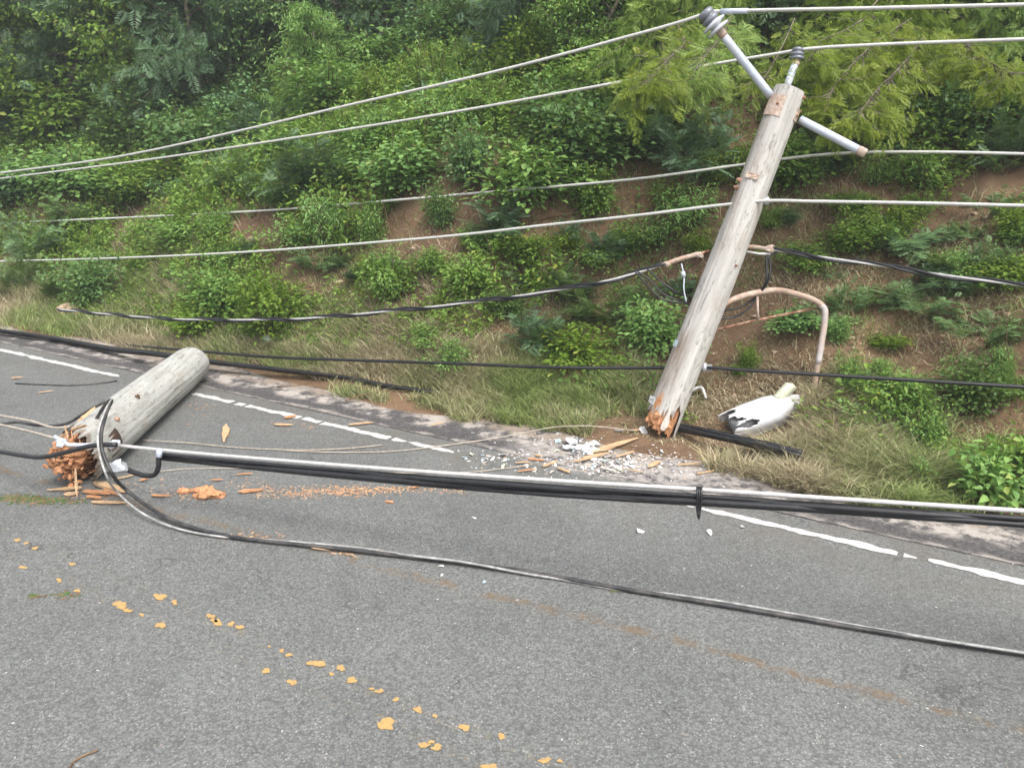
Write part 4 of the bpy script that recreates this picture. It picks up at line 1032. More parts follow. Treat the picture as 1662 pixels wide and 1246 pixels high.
def frond_arr(B, D, Nv, L, g, pin=9, pl=.42, pw=.085):
    """bipinnate leaves: B base, D direction, Nv normal, each with `pin` pairs of slim pinnae"""
    n = len(B); D = norm(D); S = norm(np.cross(D, Nv)); Nv = np.cross(S, D); L = np.broadcast_to(L, (n,))[:, None]
    Vs = []; As = []; tint = g.uniform(0, 1, n)
    for k in range(pin):
        f = .14+.86*k/(pin-1); ln = L*pl*(math.sin((.18+.75*f)*math.pi)*.8+.25)
        c = B+D*L*f-Nv*L*.30*f*f
        for sg in (1, -1):
            d = norm(S*sg*.85+D*.55-Nv*.22+g.normal(size=(n, 3))*.10); wv = norm(D-d*np.sum(D*d, 1, keepdims=True))
            w_ = L*pw
            q = [c, c+d*ln*.45+wv*w_*.5, c+d*ln, c+d*ln*.45-wv*w_*.5]
            Vs.append(np.stack(q, 1)); As.append(np.repeat(tint[:, None]*.8+.2*g.random((n, 1)), 4, 1))
    V = np.stack(Vs, 1).reshape(-1, 3); A = np.stack(As, 1).reshape(-1)
    F = np.arange(len(V)).reshape(-1, 4); return V, F, A
def feather_shrub(seed, H=1.0, spread=1.1, stems=12, fpn=26, L=.24):
    g = np.random.default_rng(seed); parts = []; sm = MB()
    for k in range(stems):
        a = g.uniform(0, 6.28); tl = g.uniform(.25, 1)*spread
        P = stem_path(g, (g.normal()*.06, g.normal()*.06, 0), (math.cos(a)*tl, math.sin(a)*tl, .75), H*g.uniform(.6, 1.1), .4)
        P[:, 2] -= .10*(np.linspace(0, 1, len(P))**2)*tl
        tube(sm, P, np.linspace(.012, .003, len(P)), 5, False)
        f = g.uniform(.2, 1, fpn); p, tn = along(P, f)
        sd = norm(np.cross(tn, np.array([0, 0, 1.0])))*np.where(g.random(fpn) < .5, 1, -1)[:, None]
        p = p+g.normal(size=(fpn, 3))*.05
        D = norm(sd*.8+tn*.7+g.normal(size=(fpn, 3))*.3); Nv = norm(np.array([0, 0, 1.0])+g.normal(size=(fpn, 3))*.25)
        parts.append(frond_arr(p, D, Nv, L*g.uniform(.6, 1.15, fpn), g))
    V, F, A = merge(parts); return V, F, A, sm
def tree(seed, H, crown_r, z0, nb, per, kind, L, W=.05, trunks=1, lean=.15, trunk_r=.05, droop=0.0, shape=1.0):
    g = np.random.default_rng(seed); parts = []; sm = MB()
    for q in range(trunks):
        a = g.uniform(0, 6.28)
        P = stem_path(g, (g.normal()*.15*(trunks > 1), g.normal()*.15*(trunks > 1), -.2), (math.cos(a)*lean, math.sin(a)*lean, 1), H*g.uniform(.85, 1)+.2, .25, 14)
        tube(sm, P, np.linspace(trunk_r, .012, len(P)), 8, False)
        for b in range(nb//trunks):
            f = g.uniform(z0, 1); p, tn = along(P, np.array([f])); p = p[0]
            a = g.uniform(0, 6.28); bl = crown_r*(.35+.65*math.sin(min(1, (1-f)/(1-z0)*.8+.2)*math.pi*.5)*shape)*g.uniform(.5, 1.1)
            B = stem_path(g, p, (math.cos(a), math.sin(a), .45-droop*.4), bl, .5, 8)
            B[:, 2] -= droop*bl*np.linspace(0, 1, len(B))**2
            tube(sm, B, np.linspace(trunk_r*.35, .004, len(B)), 5, False)
            n = per; ff = g.uniform(.25, 1, n); pp, tt = along(B, ff)
            cl = g.normal(size=(n, 3))*np.array([.20, .20, .13])*(.4+bl*.5)
            # leaves gather in clumps along the twig
            nc = 6; cc = g.integers(0, nc, n); co = g.normal(size=(nc, 3))*np.array([.22, .22, .16])*(.3+bl*.5)
            pp = pp+co[cc]*.9+cl*.45
            D = norm(g.normal(size=(n, 3))*.7+tt*.6+np.array([0, 0, -.25-droop])); Nv = norm(np.array([0, 0, 1.0])+g.normal(size=(n, 3))*.5)
            if kind == 'f': parts.append(frond_arr(pp, D, Nv, L*g.uniform(.6, 1.15, n), g, 8))
            else:
                sz = g.uniform(.6, 1.2, n); parts.append(leaf_arr(pp, D, Nv, L*sz, W*sz, g))
    V, F, A = merge(parts); return V, F, A, sm
PROTO = {}
def proto(key, gen, leaf_m, stem_m, part):
    V, F, A, sm = gen
    lm = np_mesh(key+'_foliage', V, F, {'tint': A}); lm.materials.append(M[leaf_m])
    PROTO.setdefault(key, []).append((lm, sm.mesh(key+'_stems', M[stem_m]), part))
for k in range(4):
    proto('broad', broad_shrub(10+k, stems=17+k, lpn=105, L=.075, W=.047, twig=.17), 'leaf', 'stem', ('foliage', 'stems'))
    proto('light', broad_shrub(20+k, stems=15+k, lpn=100, L=.08, W=.044, twig=.17), 'leaf_light', 'stem', ('foliage', 'stems'))
    proto('dark', broad_shrub(30+k, stems=18, lpn=120, L=.068, W=.044, twig=.18), 'leaf_dark', 'stem', ('foliage', 'stems'))
    proto('feather', feather_shrub(40+k), 'feather', 'stem', ('foliage', 'stems'))
    proto('featherd', feather_shrub(50+k, stems=15, fpn=28), 'feather_dark', 'stem', ('foliage', 'stems'))
    proto('weed', broad_shrub(60+k, stems=34, lpn=34, L=.10, W=.026, spread=.8, upright=.9, twig=.085), 'leaf_light', 'stem', ('foliage', 'stems'))
for k in range(2):
    proto('bigleaf', broad_shrub(70+k, stems=15, lpn=36, L=.145, W=.095, twig=.15), 'leaf_light', 'stem', ('foliage', 'stems'))
for k in range(3):
    proto('tree_dark', tree(100+k, 4.2, 1.5, .10, 60, 230, 'b', .085, .046, 2), ('leaf_dark', 'leaf', 'leaf_dark')[k], 'bark', ('crown', 'trunk'))
    proto('tree_featherd', tree(110+k, 3.8, 1.5, .12, 46, 62, 'f', .25, trunks=2, droop=.15), 'feather_dark', 'bark', ('crown', 'trunk'))
    proto('tree_green', tree(120+k, 4.0, 1.3, .10, 56, 220, 'b', .08, .042, 2), ('leaf', 'leaf_light', 'leaf')[k], 'bark', ('crown', 'trunk'))
proto('tree_bright', tree(131, 2.6, 1.05, .06, 72, 190, 'b', .11, .028, 3, droop=.35), 'leaf_light', 'bark', ('crown', 'trunk'))
for k in range(2):
    proto('tree_yellow', tree(140+k, 3.4, 1.7, .18, 56, 70, 'f', .19, trunks=2, droop=.35), 'feather_yellow', 'bark', ('crown', 'trunk'))
for k in range(2):
    proto('sapling', tree(150+k, 6.0, .55, .45, 16, 70, 'b', .10, .045, 1, trunk_r=.045, lean=.06), 'leaf_dark', 'bark', ('crown', 'trunk'))
used_count = {}
def plant(key, p, sx, sz, label, cat, group, name, rz=None, var=None, tilt=(0, 0)):
    L = PROTO[key]; lm, sm, pn = L[(var if var is not None else random.randrange(len(L))) % len(L)]
    o = thing(name, p, label, cat, group)
    o.rotation_euler = (tilt[0], tilt[1], rz if rz is not None else random.uniform(0, 6.28)); o.scale = (sx, sx, sz)
    for me_, nm in ((lm, pn[0]), (sm, pn[1])):
        c = bpy.data.objects.new(nm, me_); COL.objects.link(c); c.parent = o
    return o
KN = {'broad': 'leafy_shrub', 'light': 'leafy_shrub', 'dark': 'leafy_shrub', 'feather': 'feathery_shrub', 'featherd': 'feathery_shrub', 'weed': 'weed_plant', 'bigleaf': 'leafy_shrub'}
GEN = {'broad': ('mid green broad-leaved shrub massed in the growth on the bank', 'mid green broad-leaved shrubs'), 'light': ('light green broad-leaved shrub massed in the growth on the bank', 'light green broad-leaved shrubs'),
       'dark': ('dark green broad-leaved shrub massed in the growth on the bank', 'dark green broad-leaved shrubs'), 'feather': ('grey green feathery-leaved shrub sprawling on the bank', 'grey green feathery shrubs'),
       'featherd': ('dark blue green feathery-leaved shrub up on the bank', 'dark feathery shrubs'), 'weed': ('slim-leaved bright green weed standing on the bank', 'slim-leaved weeds on the bank'), 'bigleaf': ('large-leaved bright green plant on the bank', 'large-leaved plants')}
LIST = [ # base px, py, width px, height px, kind, own label
 (940, 592, 125, 78, 'light', 'round bright green bush in the verge grass left of the leaning pole'), (636, 492, 92, 98, 'broad', 'dense green bush in the middle of the bank below the bare orange soil'), (702, 446, 70, 48, 'broad', None), (440, 545, 120, 115, 'broad', 'tall green bush directly behind the fallen stub'),
 (717, 368, 60, 74, 'dark', 'small dark bush standing alone on the bare orange soil'), (536, 402, 95, 108, 'weed', None), (602, 398, 50, 82, 'broad', None), (660, 308, 170, 95, 'broad', None), (840, 335, 170, 120, 'light', None), (757, 302, 95, 115, 'dark', None),
 (962, 352, 85, 85, 'light', None), (805, 378, 140, 64, 'featherd', None), (780, 405, 62, 42, 'broad', None), (757, 472, 95, 68, 'light', None), (1110, 372, 125, 85, 'weed', None), (1060, 402, 105, 62, 'weed', None), (1135, 412, 75, 52, 'weed', None), (1165, 300, 90, 70, 'weed', None),
 (900, 485, 160, 70, 'feather', None), (980, 520, 170, 75, 'feather', 'sprawling feathery bush just left of the leaning pole behind the round bright one'), (870, 560, 120, 80, 'featherd', None), (820, 512, 70, 54, 'dark', None), (960, 285, 190, 145, 'dark', None), (900, 250, 150, 130, 'dark', None), (1050, 250, 160, 120, 'featherd', None),
 (620, 190, 110, 90, 'weed', None), (690, 170, 130, 110, 'weed', None), (750, 150, 120, 100, 'weed', None), (640, 240, 120, 80, 'weed', None), (720, 225, 130, 90, 'weed', None), (560, 250, 110, 80, 'weed', None), (800, 205, 120, 90, 'weed', None), (850, 150, 120, 110, 'broad', None),
 (213, 332, 130, 76, 'broad', None), (401, 312, 160, 84, 'feather', None), (513, 316, 185, 115, 'featherd', None), (273, 308, 110, 64, 'light', None), (461, 332, 75, 44, 'dark', None), (357, 388, 64, 54, 'broad', None), (300, 392, 100, 50, 'light', None), (235, 398, 80, 50, 'light', None), (480, 400, 80, 60, 'light', None),
 (152, 494, 95, 95, 'dark', 'dark bush on the left verge crossing in front of the lower wire'), (361, 510, 115, 92, 'broad', None), (320, 540, 90, 60, 'light', None), (229, 440, 60, 44, 'light', None), (60, 420, 130, 80, 'feather', None), (30, 480, 110, 80, 'feather', None), (120, 380, 120, 70, 'feather', None), (90, 490, 90, 60, 'feather', None),
 (20, 330, 130, 90, 'dark', None), (120, 320, 140, 90, 'broad', None), (330, 270, 150, 110, 'dark', None), (220, 250, 160, 120, 'dark', None), (420, 240, 140, 100, 'featherd', None), (100, 240, 160, 110, 'broad', None),
 (1367, 507, 80, 62, 'feather', 'low feathery shrub on the brown soil above the rusty lamp arm'), (1476, 502, 140, 56, 'feather', None), (1589, 562, 180, 82, 'feather', 'wide feathery shrub spreading over the bare soil at the right edge'), (1630, 440, 90, 60, 'feather', None), (1544, 445, 44, 54, 'light', None), (1377, 637, 48, 74, 'broad', 'small upright green plant just right of the rusty arm end'),
 (1428, 612, 44, 38, 'light', None), (1454, 672, 105, 76, 'broad', None), (1500, 690, 66, 66, 'broad', None), (1573, 670, 120, 98, 'dark', 'dark broad-leaved bush crossing the black cable near the right edge'), (1624, 642, 36, 66, 'broad', None), (1502, 735, 58, 76, 'broad', None), (1492, 790, 64, 54, 'light', None),
 (1612, 822, 120, 108, 'bigleaf', 'large-leaved bright bush at the road edge in the lower right of the bank'), (1668, 800, 90, 120, 'bigleaf', None), (1500, 312, 155, 84, 'weed', None), (1420, 300, 80, 60, 'weed', None), (1622, 280, 140, 115, 'featherd', None), (1400, 377, 95, 54, 'weed', None), (1453, 382, 105, 64, 'weed', None), (1490, 350, 90, 50, 'weed', None),
 (1640, 388, 64, 64, 'light', None), (1461, 402, 160, 44, 'feather', None), (1600, 350, 110, 60, 'feather', None), (1280, 300, 120, 84, 'broad', None), (1120, 285, 190, 125, 'featherd', None), (1080, 340, 90, 60, 'weed', None), (1214, 597, 38, 46, 'broad', 'small green sprig below the rusty arm above the black cable'), (1196, 605, 40, 18, 'broad', None),
 (735, 603, 70, 62, 'light', None), (690, 560, 70, 44, 'light', None), (1560, 480, 60, 30, 'feather', None), (1230, 300, 100, 90, 'broad', None), (1340, 290, 110, 100, 'featherd', None), (1560, 230, 150, 120, 'dark', None), (1440, 240, 140, 110, 'dark', None), (1330, 215, 140, 110, 'dark', None), (1015, 410, 70, 40, 'feather', None), (960, 430, 80, 40, 'light', None),
 (1100, 480, 80, 36, 'featherd', None), (1438, 560, 70, 24, 'light', None), (560, 300, 90, 60, 'broad', None), (600, 260, 100, 70, 'light', None), (470, 270, 110, 80, 'light', None)]
_rs = random.Random(5)
for (cx_, cy_, rx_, ry_, n_) in ((1480, 440, 170, 60, 9), (1400, 540, 110, 60, 3), (1590, 410, 70, 60, 8), (1330, 400, 60, 60, 3), (1300, 560, 60, 30, 0), (1580, 620, 70, 50, 3), (1420, 660, 80, 30, 5), (900, 420, 120, 30, 5), (560, 440, 80, 30, 5), (1280, 330, 60, 40, 2)):
    for _ in range(n_):
        LIST.append((cx_+_rs.uniform(-1, 1)*rx_, cy_+_rs.uniform(-1, 1)*ry_, _rs.uniform(45, 110), _rs.uniform(24, 58), _rs.choice(['feather', 'feather', 'broad', 'light', 'weed', 'featherd']), None))
WN = {'broad': .95, 'light': .9, 'dark': .95, 'feather': 1.7, 'featherd': 1.7, 'weed': 1.05, 'bigleaf': .95}     # width of the unit plant
placed = []
for (px, py, wp, hp, kind, lb) in LIST:
    p = hit(px, py); k = depth(p); w_, h_ = wp*k/FPX, hp*k/FPX
    nm = KN[kind]; gl, gg = GEN[kind]
    plant(kind, p-np.array([0, 0, .02]), w_/WN[kind], h_*1.02, lb or gl, 'shrub' if kind != 'weed' else 'weed', None if lb else gg, nm, tilt=(random.uniform(-.12, .12), random.uniform(-.12, .12)))
    placed.append((p@Nn, p@U, w_*.4))
# bare soil patches and where the growth is thick (world metres, s across, t along)
def zone(px, py, rs, rt): p = hit(px, py); return (p@Nn, p@U, rs, rt)
BARE = [zone(700, 375, .9, .75), (zone(650, 400, .5, .5)), zone(420, 385, .22, .9), zone(880, 400, .35, .9), zone(1420, 540, .8, 1.0), zone(1300, 420, .8, .7), zone(1270, 370, .6, .5), zone(1550, 600, .5, .9), zone(1620, 690, .35, .6), zone(1500, 420, .5, 1.0), zone(1600, 470, .5, .8), zone(1220, 640, .5, .8), zone(600, 440, .35, .4), zone(540, 470, .25, .5), zone(1260, 500, .7, .6), zone(480, 445, .2, .5), zone(1380, 330, .4, .4), zone(1660, 320, .3, .5), zone(240, 400, .2, .5)]
def bareness(s, t):
    v = 0
    for (a, b, rs, rt) in BARE: v = max(v, 1-((s-a)/rs)**2-((t-b)/rt)**2)
    return v
def vis(p, m=140):
    k = depth(p)
    if k < 1: return False
    r = (p-CAM); x = 831+FPX*r[0]/k; y = 623-FPX*(r@np.array([0, math.sin(PITCH), math.cos(PITCH)]))/k
    return -m < x < 1662+m and -260 < y < 900
g = np.random.default_rng(99); n_fill = 0
for _ in range(9000):
    if n_fill >= 245: break
    s = g.uniform(7.0, 22); t = g.uniform(-5, 24)
    p = st(s, t, float(hz(s, t)))
    if not vis(p): continue
    k = depth(p)
    if bareness(s, t) > 0: continue
    if any((s-a)**2+(t-b)**2 < max(.22, (c*.75+.20))**2 for a, b, c in placed): continue
    if s < 8.3 and g.random() < (.25 if t > 3.5 else .5): continue
    fl_ = bumps(s*1.3+4, t*1.3)
    left = t > 5.5
    if left and s > 8.5: kind = g.choice(['dark', 'featherd', 'broad', 'dark', 'featherd'])
    elif s > 10.5: kind = g.choice(['dark', 'broad', 'featherd', 'weed'])
    else: kind = g.choice(['broad', 'light', 'feather', 'weed', 'light'] if fl_ > 0 else ['weed', 'broad', 'feather', 'light'])
    h_ = g.uniform(.4, .75)*(1.4 if s > 9.5 else .85); w_ = h_*g.uniform(.9, 1.5)
    gl, gg = GEN[kind]
    plant(kind, p-np.array([0, 0, .03]), w_/WN[kind]*1.1, h_, gl, 'shrub' if kind != 'weed' else 'weed', gg, KN[kind], tilt=(g.uniform(-.15, .15), g.uniform(-.15, .15)))
    placed.append((s, t, w_*.4)); n_fill += 1
TREES = [ # base px,py, height m, kind, label
 (505, 195, 1.9, 'tree_bright', 'bright light green small tree with slim drooping leaves at upper left'),
 (40, 215, 4.6, 'tree_dark', None), (130, 200, 4.2, 'tree_featherd', None), (230, 190, 4.4, 'tree_dark', None), (320, 185, 4.0, 'tree_featherd', None), (385, 150, 4.2, 'tree_dark', None), (-60, 260, 4.5, 'tree_featherd', None), (70, 140, 5.0, 'tree_green', None), (180, 130, 5.0, 'tree_featherd', None), (290, 110, 5.2, 'tree_dark', None),
 (430, 60, 4.6, 'tree_dark', None), (620, 105, 2.2, 'tree_featherd', None), (560, 70, 4, 'tree_dark', None), (690, 60, 2.8, 'tree_dark', None), (790, 70, 2.4, 'tree_green', None), (860, 90, 2.4, 'tree_featherd', None), (940, 130, 2.4, 'tree_green', None), (1000, 60, 3, 'tree_dark', None), (1100, 100, 2.6, 'tree_green', None),
 (1080, 205, 1.9, 'tree_yellow', 'yellow green feathery tree spreading its sprays left of the leaning pole top'), (1400, 190, 2.1, 'tree_yellow', 'yellow green feathery tree hanging over the arms right of the pole top'), (1610, 150, 2.0, 'tree_yellow', 'yellow tinged feathery tree at the upper right corner'),
 (1240, 110, 2.4, 'tree_green', None), (1330, 100, 2.4, 'tree_featherd', None), (1500, 130, 2.2, 'tree_green', None), (1660, 90, 2.6, 'tree_featherd', None), (1450, 60, 3, 'tree_dark', None), (1220, 30, 3, 'tree_dark', None), (1580, 40, 3, 'tree_green', None), (890, 20, 3.4, 'tree_dark', None), (760, 10, 3.4, 'tree_dark', None), (640, 10, 4, 'tree_green', None)]
TG = {'tree_dark': ('dark leafy tree in the wood on the upper slope', 'dark leafy trees'), 'tree_featherd': ('dark feathery-leaved tree in the wood on the upper slope', 'dark feathery trees'), 'tree_green': ('mid green leafy tree near the top of the slope', 'mid green trees'), 'tree_yellow': ('', ''), 'tree_bright': ('', '')}
TH = {'tree_dark': 4.2, 'tree_featherd': 3.8, 'tree_green': 4.0, 'tree_bright': 2.6, 'tree_yellow': 3.4}
for (px, py, hh, kind, lb) in TREES:
    p = hit(px, py); sc = hh/TH[kind]
    plant(kind, p, sc*1.05, sc, lb or TG[kind][0], 'tree', None if lb else TG[kind][1], 'feathery_tree' if 'feather' in kind or 'yellow' in kind else 'leafy_tree', tilt=(random.uniform(-.06, .06), random.uniform(-.06, .06)))
for (px, py, lb) in ((488, 70, None), (520, 75, None), (552, 75, None), (605, 65, None), (470, 90, None)):
    p = hit(px, py); plant('sapling', p, .8, .9, 'thin bare-stemmed sapling in the row above the bright tree', 'tree', 'thin saplings', 'sapling')
nt_ = 0
for _ in range(3000):            # wood higher up and behind, so the slope stays closed from either side
    if nt_ >= 46: break
    s = g.uniform(13, 30); t = g.uniform(-6, 34); p = st(s, t, float(hz(s, t)))
    if not vis(p, 500) or any((s-a)**2+(t-b)**2 < 1.6 for a, b, c in placed if c > 1): continue
    kind = g.choice(['tree_dark', 'tree_featherd', 'tree_green', 'tree_dark']); sc = g.uniform(.8, 1.25)
    plant(kind, p, sc*1.1, sc, TG[kind][0], 'tree', TG[kind][1], 'feathery_tree' if 'feather' in kind else 'leafy_tree')
    placed.append((s, t, 1.2)); nt_ += 1
# overhanging branch sprays of the yellow green tree, in front of the wire and insulator
def spray(pts, n, L, label, m='feather_yellow', hang=.35):
    gg_ = np.random.default_rng(int(pts[0][0])); P = smooth_path([at(*q) for q in pts], 6); c = P[0]
    root = thing('tree_branch', c, label, 'branch'); sm = MB(); tube(sm, P-c, np.linspace(.006, .002, len(P)), 6, False); parts = []
    for k in range(int(n*1.5)):
        f = gg_.uniform(.0, 1); p, tn = along(P, np.array([f])); q = stem_path(gg_, p[0]-c, (gg_.normal(), gg_.normal()*.6, -hang-.2*gg_.random()), gg_.uniform(.12, .42), .5, 5)
        tube(sm, q, np.linspace(.004, .0015, len(q)), 4, False)
        m_ = 9; pp, tt = along(q, gg_.uniform(.1, 1, m_))
        parts.append(frond_arr(pp+gg_.normal(size=(m_, 3))*.02, norm(gg_.normal(size=(m_, 3))*.7+tt*.8+np.array([0, 0, -.2])), norm(np.array([0, -.5, .8])+gg_.normal(size=(m_, 3))*.35), L*gg_.uniform(.6, 1.1, m_), gg_, 8))
    V, F, A = merge(parts); lm = np_mesh('spray', V, F, {'tint': A}); lm.materials.append(M[m])
    link('foliage', lm, root); link('stems', sm.mesh('spray_stem', M['bark']), root)
KA = KT
spray([(1100, 40, KA+1.5), (1110, 70, KA+1.0), (1080, 100, KA+.5), (1060, 125, KA+.2), (1045, 140, KA+.1)], 46, .13, 'yellow green branch drooping over the second wire left of the insulator')
spray([(1190, 20, KA+1.6), (1170, 60, KA+1.0), (1130, 110, KA+.5), (1110, 140, KA+.3)], 44, .13, 'yellow green branch behind the long insulator arm')
spray([(1420, 20, KA+1.3), (1370, 50, KA+.7), (1325, 75, KA+.25), (1312, 100, KA+.1)], 30, .12, 'green branch hiding the second wire just right of its insulator', 'feather_yellow')
spray([(1480, 30, KA+1.2), (1420, 70, KA+.6), (1370, 120, KA+.3), (1340, 160, KA+.15)], 44, .13, 'green branch hanging right of the pole top', 'feather_yellow', .6)
spray([(1500, 60, KA+1.2), (1460, 110, KA+.6), (1420, 150, KA+.3), (1395, 185, KA+.1)], 48, .13, 'green branch hanging above the lower bare arm', 'feather_yellow', .8)
spray([(1290, 30, KA+1.4), (1262, 90, KA+.5), (1245, 120, KA+.2), (1235, 135, KA+.1)], 16, .10, 'small leafy branch between the two insulator arms', 'feather_yellow')
spray([(1560, 60, KA+1.0), (1590, 90, KA+.6), (1620, 110, KA+.5), (1650, 120, KA+.5)], 36, .13, 'yellowing branch at the upper right below the wires', 'feather_yellow')
#@GROUNDCOVER
# ------------------------------------------------------------------ grass, low cover, stones, twigs
FOOT = hit(1075, 705); FS, FT = FOOT@Nn, FOOT@U; LS, LT = Lc@Nn, Lc@U
VPT = np.array([(g_@U, g_@Nn) for g_ in (ground(x, y, z) for x, y, z in gp[::-1])])
def clear(S, Tt): return ((np.abs(S-np.interp(Tt, VPT[:, 0], VPT[:, 1])+.06) > .075) | (Tt < VPT[0, 0]+.05)) & ((((S-FS+.08)/.34)**2+((Tt-FT)/.62)**2 > 1) & (((S-LS+.16)/.34)**2+((Tt-LT-.06)/.44)**2 > 1))
def blades(S, Tt, H, dry, g, lean=.5, wd=.0085):
    n = len(S); dry = np.asarray(dry)+bumps(S*3.1+5, Tt*3.1)*1.3+bumps(S*9, Tt*9+2)*.9; Z = np.maximum(hz(S, Tt), 0)-.01
    B = S[:, None]*Nn+Tt[:, None]*U+np.array([0, 0, 1.0])*Z[:, None]
    a = g.uniform(0, 6.28, n); ln = lean*g.uniform(.3, 1.6, n); d = np.stack([np.cos(a)*ln, np.sin(a)*ln, np.ones(n)], 1); d = norm(d)
    b = g.uniform(0, 6.28, n); w_ = np.stack([np.cos(b), np.sin(b), 0*b], 1)*wd*g.uniform(.6, 1.3, (n, 1))
    H = H[:, None]; h1 = B+d*H*.55; out = np.stack([np.cos(a), np.sin(a), 0*a], 1)
    tp = h1+norm(d+out*.9*lean+np.array([0, 0, -.35*lean]))*H*.5
    V = np.stack([B-w_*.5, B+w_*.5, h1+w_*.4, h1-w_*.4, tp], 1).reshape(-1, 3); i = np.arange(n)[:, None]*5
    F = np.concatenate([i+np.array([[0, 1, 2]]), i+np.array([[0, 2, 3]]), i+np.array([[3, 2, 4]])], 0)
    return V, F, np.repeat(g.uniform(0, 1, n), 5), np.repeat(np.clip(dry+g.normal(0, .22, n), 0, 1), 5)
GR = []
def gzone(px, py, rs, rt, n, h, dry, lean=.6, wd=.0085, clump=0):
    p = hit(px, py); s0, t0 = p@Nn, p@U
    q = g.normal(size=(n, 2))*.55
    if clump:
        cc = g.normal(size=(clump, 2))*.6; q = cc[g.integers(0, clump, n)]+g.normal(size=(n, 2))*.12
    S = s0+q[:, 0]*rs; Tt = t0+q[:, 1]*rt; ok = (S > 5.78) & clear(S, Tt); S, Tt = S[ok], Tt[ok]
    GR.append(blades(S, Tt, h*g.uniform(.5, 1.25, len(S)), np.full(len(S), max(.05, dry+.06)), g, lean, wd))
# tall curving mounds right of the lamp
for a in ((1400, 735, .40, .42, 5200, .30, .40), (1330, 770, .28, .35, 3600, .24, .45), (1480, 775, .30, .35, 3200, .24, .40), (1340, 690, .30, .30, 2600, .26, .5), (1390, 790, .16, .55, 2600, .16, .35), (1550, 745, .3, .4, 1800, .22, .5), (1440, 690, .35, .4, 2200, .26, .5), (1280, 755, .15, .2, 900, .18, .55), (1540, 800, .15, .35, 1200, .16, .5)):
    gzone(*a, lean=.8, clump=26)
for a in ((1360, 800, .14, .5, 2600, .22, .62), (1290, 790, .12, .3, 1500, .20, .7), (1440, 805, .12, .4, 1800, .2, .6), (1330, 740, .2, .4, 1800, .3, .7), (1420, 760, .25, .4, 1800, .3, .65)):
    gzone(*a, lean=.9, clump=16)
# mounds left of the pole
for a in ((850, 655, .30, .7, 4200, .20, .35), (960, 650, .3, .6, 3200, .20, .45), (790, 665, .22, .4, 2200, .17, .35), (900, 685, .16, .7, 2600, .15, .8), (1000, 690, .18, .35, 1600, .15, .85), (620, 610, .25, .9, 3600, .16, .38), (520, 590, .25, .9, 3200, .15, .45), (690, 630, .25, .8, 3000, .16, .4), (430, 572, .2, .9, 2400, .14, .38),
          (560, 560, .35, .8, 2600, .22, .85), (640, 545, .35, .6, 2600, .26, .88), (520, 530, .3, .7, 1400, .2, .8), (760, 610, .3, .5, 2200, .22, .4), (820, 605, .3, .6, 2200, .2, .5), (1030, 620, .35, .4, 1800, .2, .7), (700, 580, .35, .6, 1800, .22, .45)):
    gzone(*a, lean=.7, clump=22)
# far left verge
for a in ((60, 520, .25, 2.2, 4200, .14, .42), (200, 545, .25, 1.6, 3800, .14, .45), (300, 560, .22, 1.2, 2600, .14, .38), (150, 530, .3, 2.0, 3200, .16, .45), (230, 490, .6, 1.0, 3200, .30, .55), (60, 480, .6, 1.6, 2600, .28, .35), (260, 460, .5, .9, 2000, .28, .6), (30, 450, .6, 1.4, 1800, .3, .35), (350, 545, .3, .9, 2200, .18, .3)):
    gzone(*a, lean=.6, clump=40)
# thin dry cover on the soil around the lamp and under the arm
for a in ((1200, 660, .35, .8, 1500, .10, .85), (1150, 690, .2, .5, 800, .09, .9), (1250, 640, .35, .6, 1200, .12, .8), (1180, 725, .10, .35, 700, .10, .7), (1100, 640, .3, .5, 700, .1, .85), (1270, 610, .3, .5, 700, .12, .6), (760, 500, .5, 1.4, 1800, .16, .5), (480, 460, .5, 1.2, 1500, .16, .65), (880, 440, .5, 1.2, 1800, .16, .45), (1000, 450, .5, .8, 1500, .16, .45), (1300, 330, .5, .7, 1100, .18, .5), (900, 500, .4, 1., 1200, .14, .55), (570, 470, .5, .8, 900, .14, .7), (640, 520, .4, .8, 900, .16, .75)):
    gzone(*a, lean=1.2)
GRN = len(GR)
n = 2600; S = LS+g.normal(size=n)*.2-.1; Tt = LT+g.normal(size=n)*.4
GR.append(blades(S, Tt, g.uniform(.03, .09, n), np.full(n, .95), g, 1.8))
n = 900; S = FS+g.normal(size=n)*.13+.05; Tt = FT+g.normal(size=n)*.35
GR.append(blades(S, Tt, g.uniform(.03, .10, n), np.full(n, .95), g, 1.8))
for a in ((1420, 540, .7, 1.0, 1500, .13, .55), (1300, 430, .8, .8, 1500, .14, .6), (1500, 430, .6, 1.1, 1600, .15, .45), (1600, 600, .5, .8, 900, .12, .6), (1260, 500, .6, .6, 700, .12, .7), (1380, 400, .6, 1.0, 1500, .15, .5), (1580, 500, .5, .8, 900, .14, .5), (700, 380, .5, .6, 300, .12, .7), (600, 440, .4, .6, 700, .14, .6)):
    gzone(*a, lean=1.1, clump=30)
# sparse everywhere on the slope
n = 42000; S = 6.2+7*g.random(n)**1.3; Tt = g.uniform(-4.5, 16, n)
ok = clear(S, Tt) & np.array([bareness(a, b) < .15 or g.random() < .30 for a, b in zip(S, Tt)]); S, Tt = S[ok], Tt[ok]
GR.append(blades(S, Tt, g.uniform(.07, .26, len(S)), np.clip(.45+bumps(S*2, Tt*2)*1.2, .1, .9), g, .7))
V = np.vstack([a[0] for a in GR]); o_ = 0; FF = []
for a in GR: FF.append(a[1]+o_); o_ += len(a[0])
me = np_mesh('grass', V, np.vstack(FF), {'tint': np.concatenate([a[2] for a in GR]), 'dry': np.concatenate([a[3] for a in GR])}); me.materials.append(M['grass'])
tag(link('grass', me), 'green and straw coloured grass along the verge and up the bank', 'grass', kind='stuff')
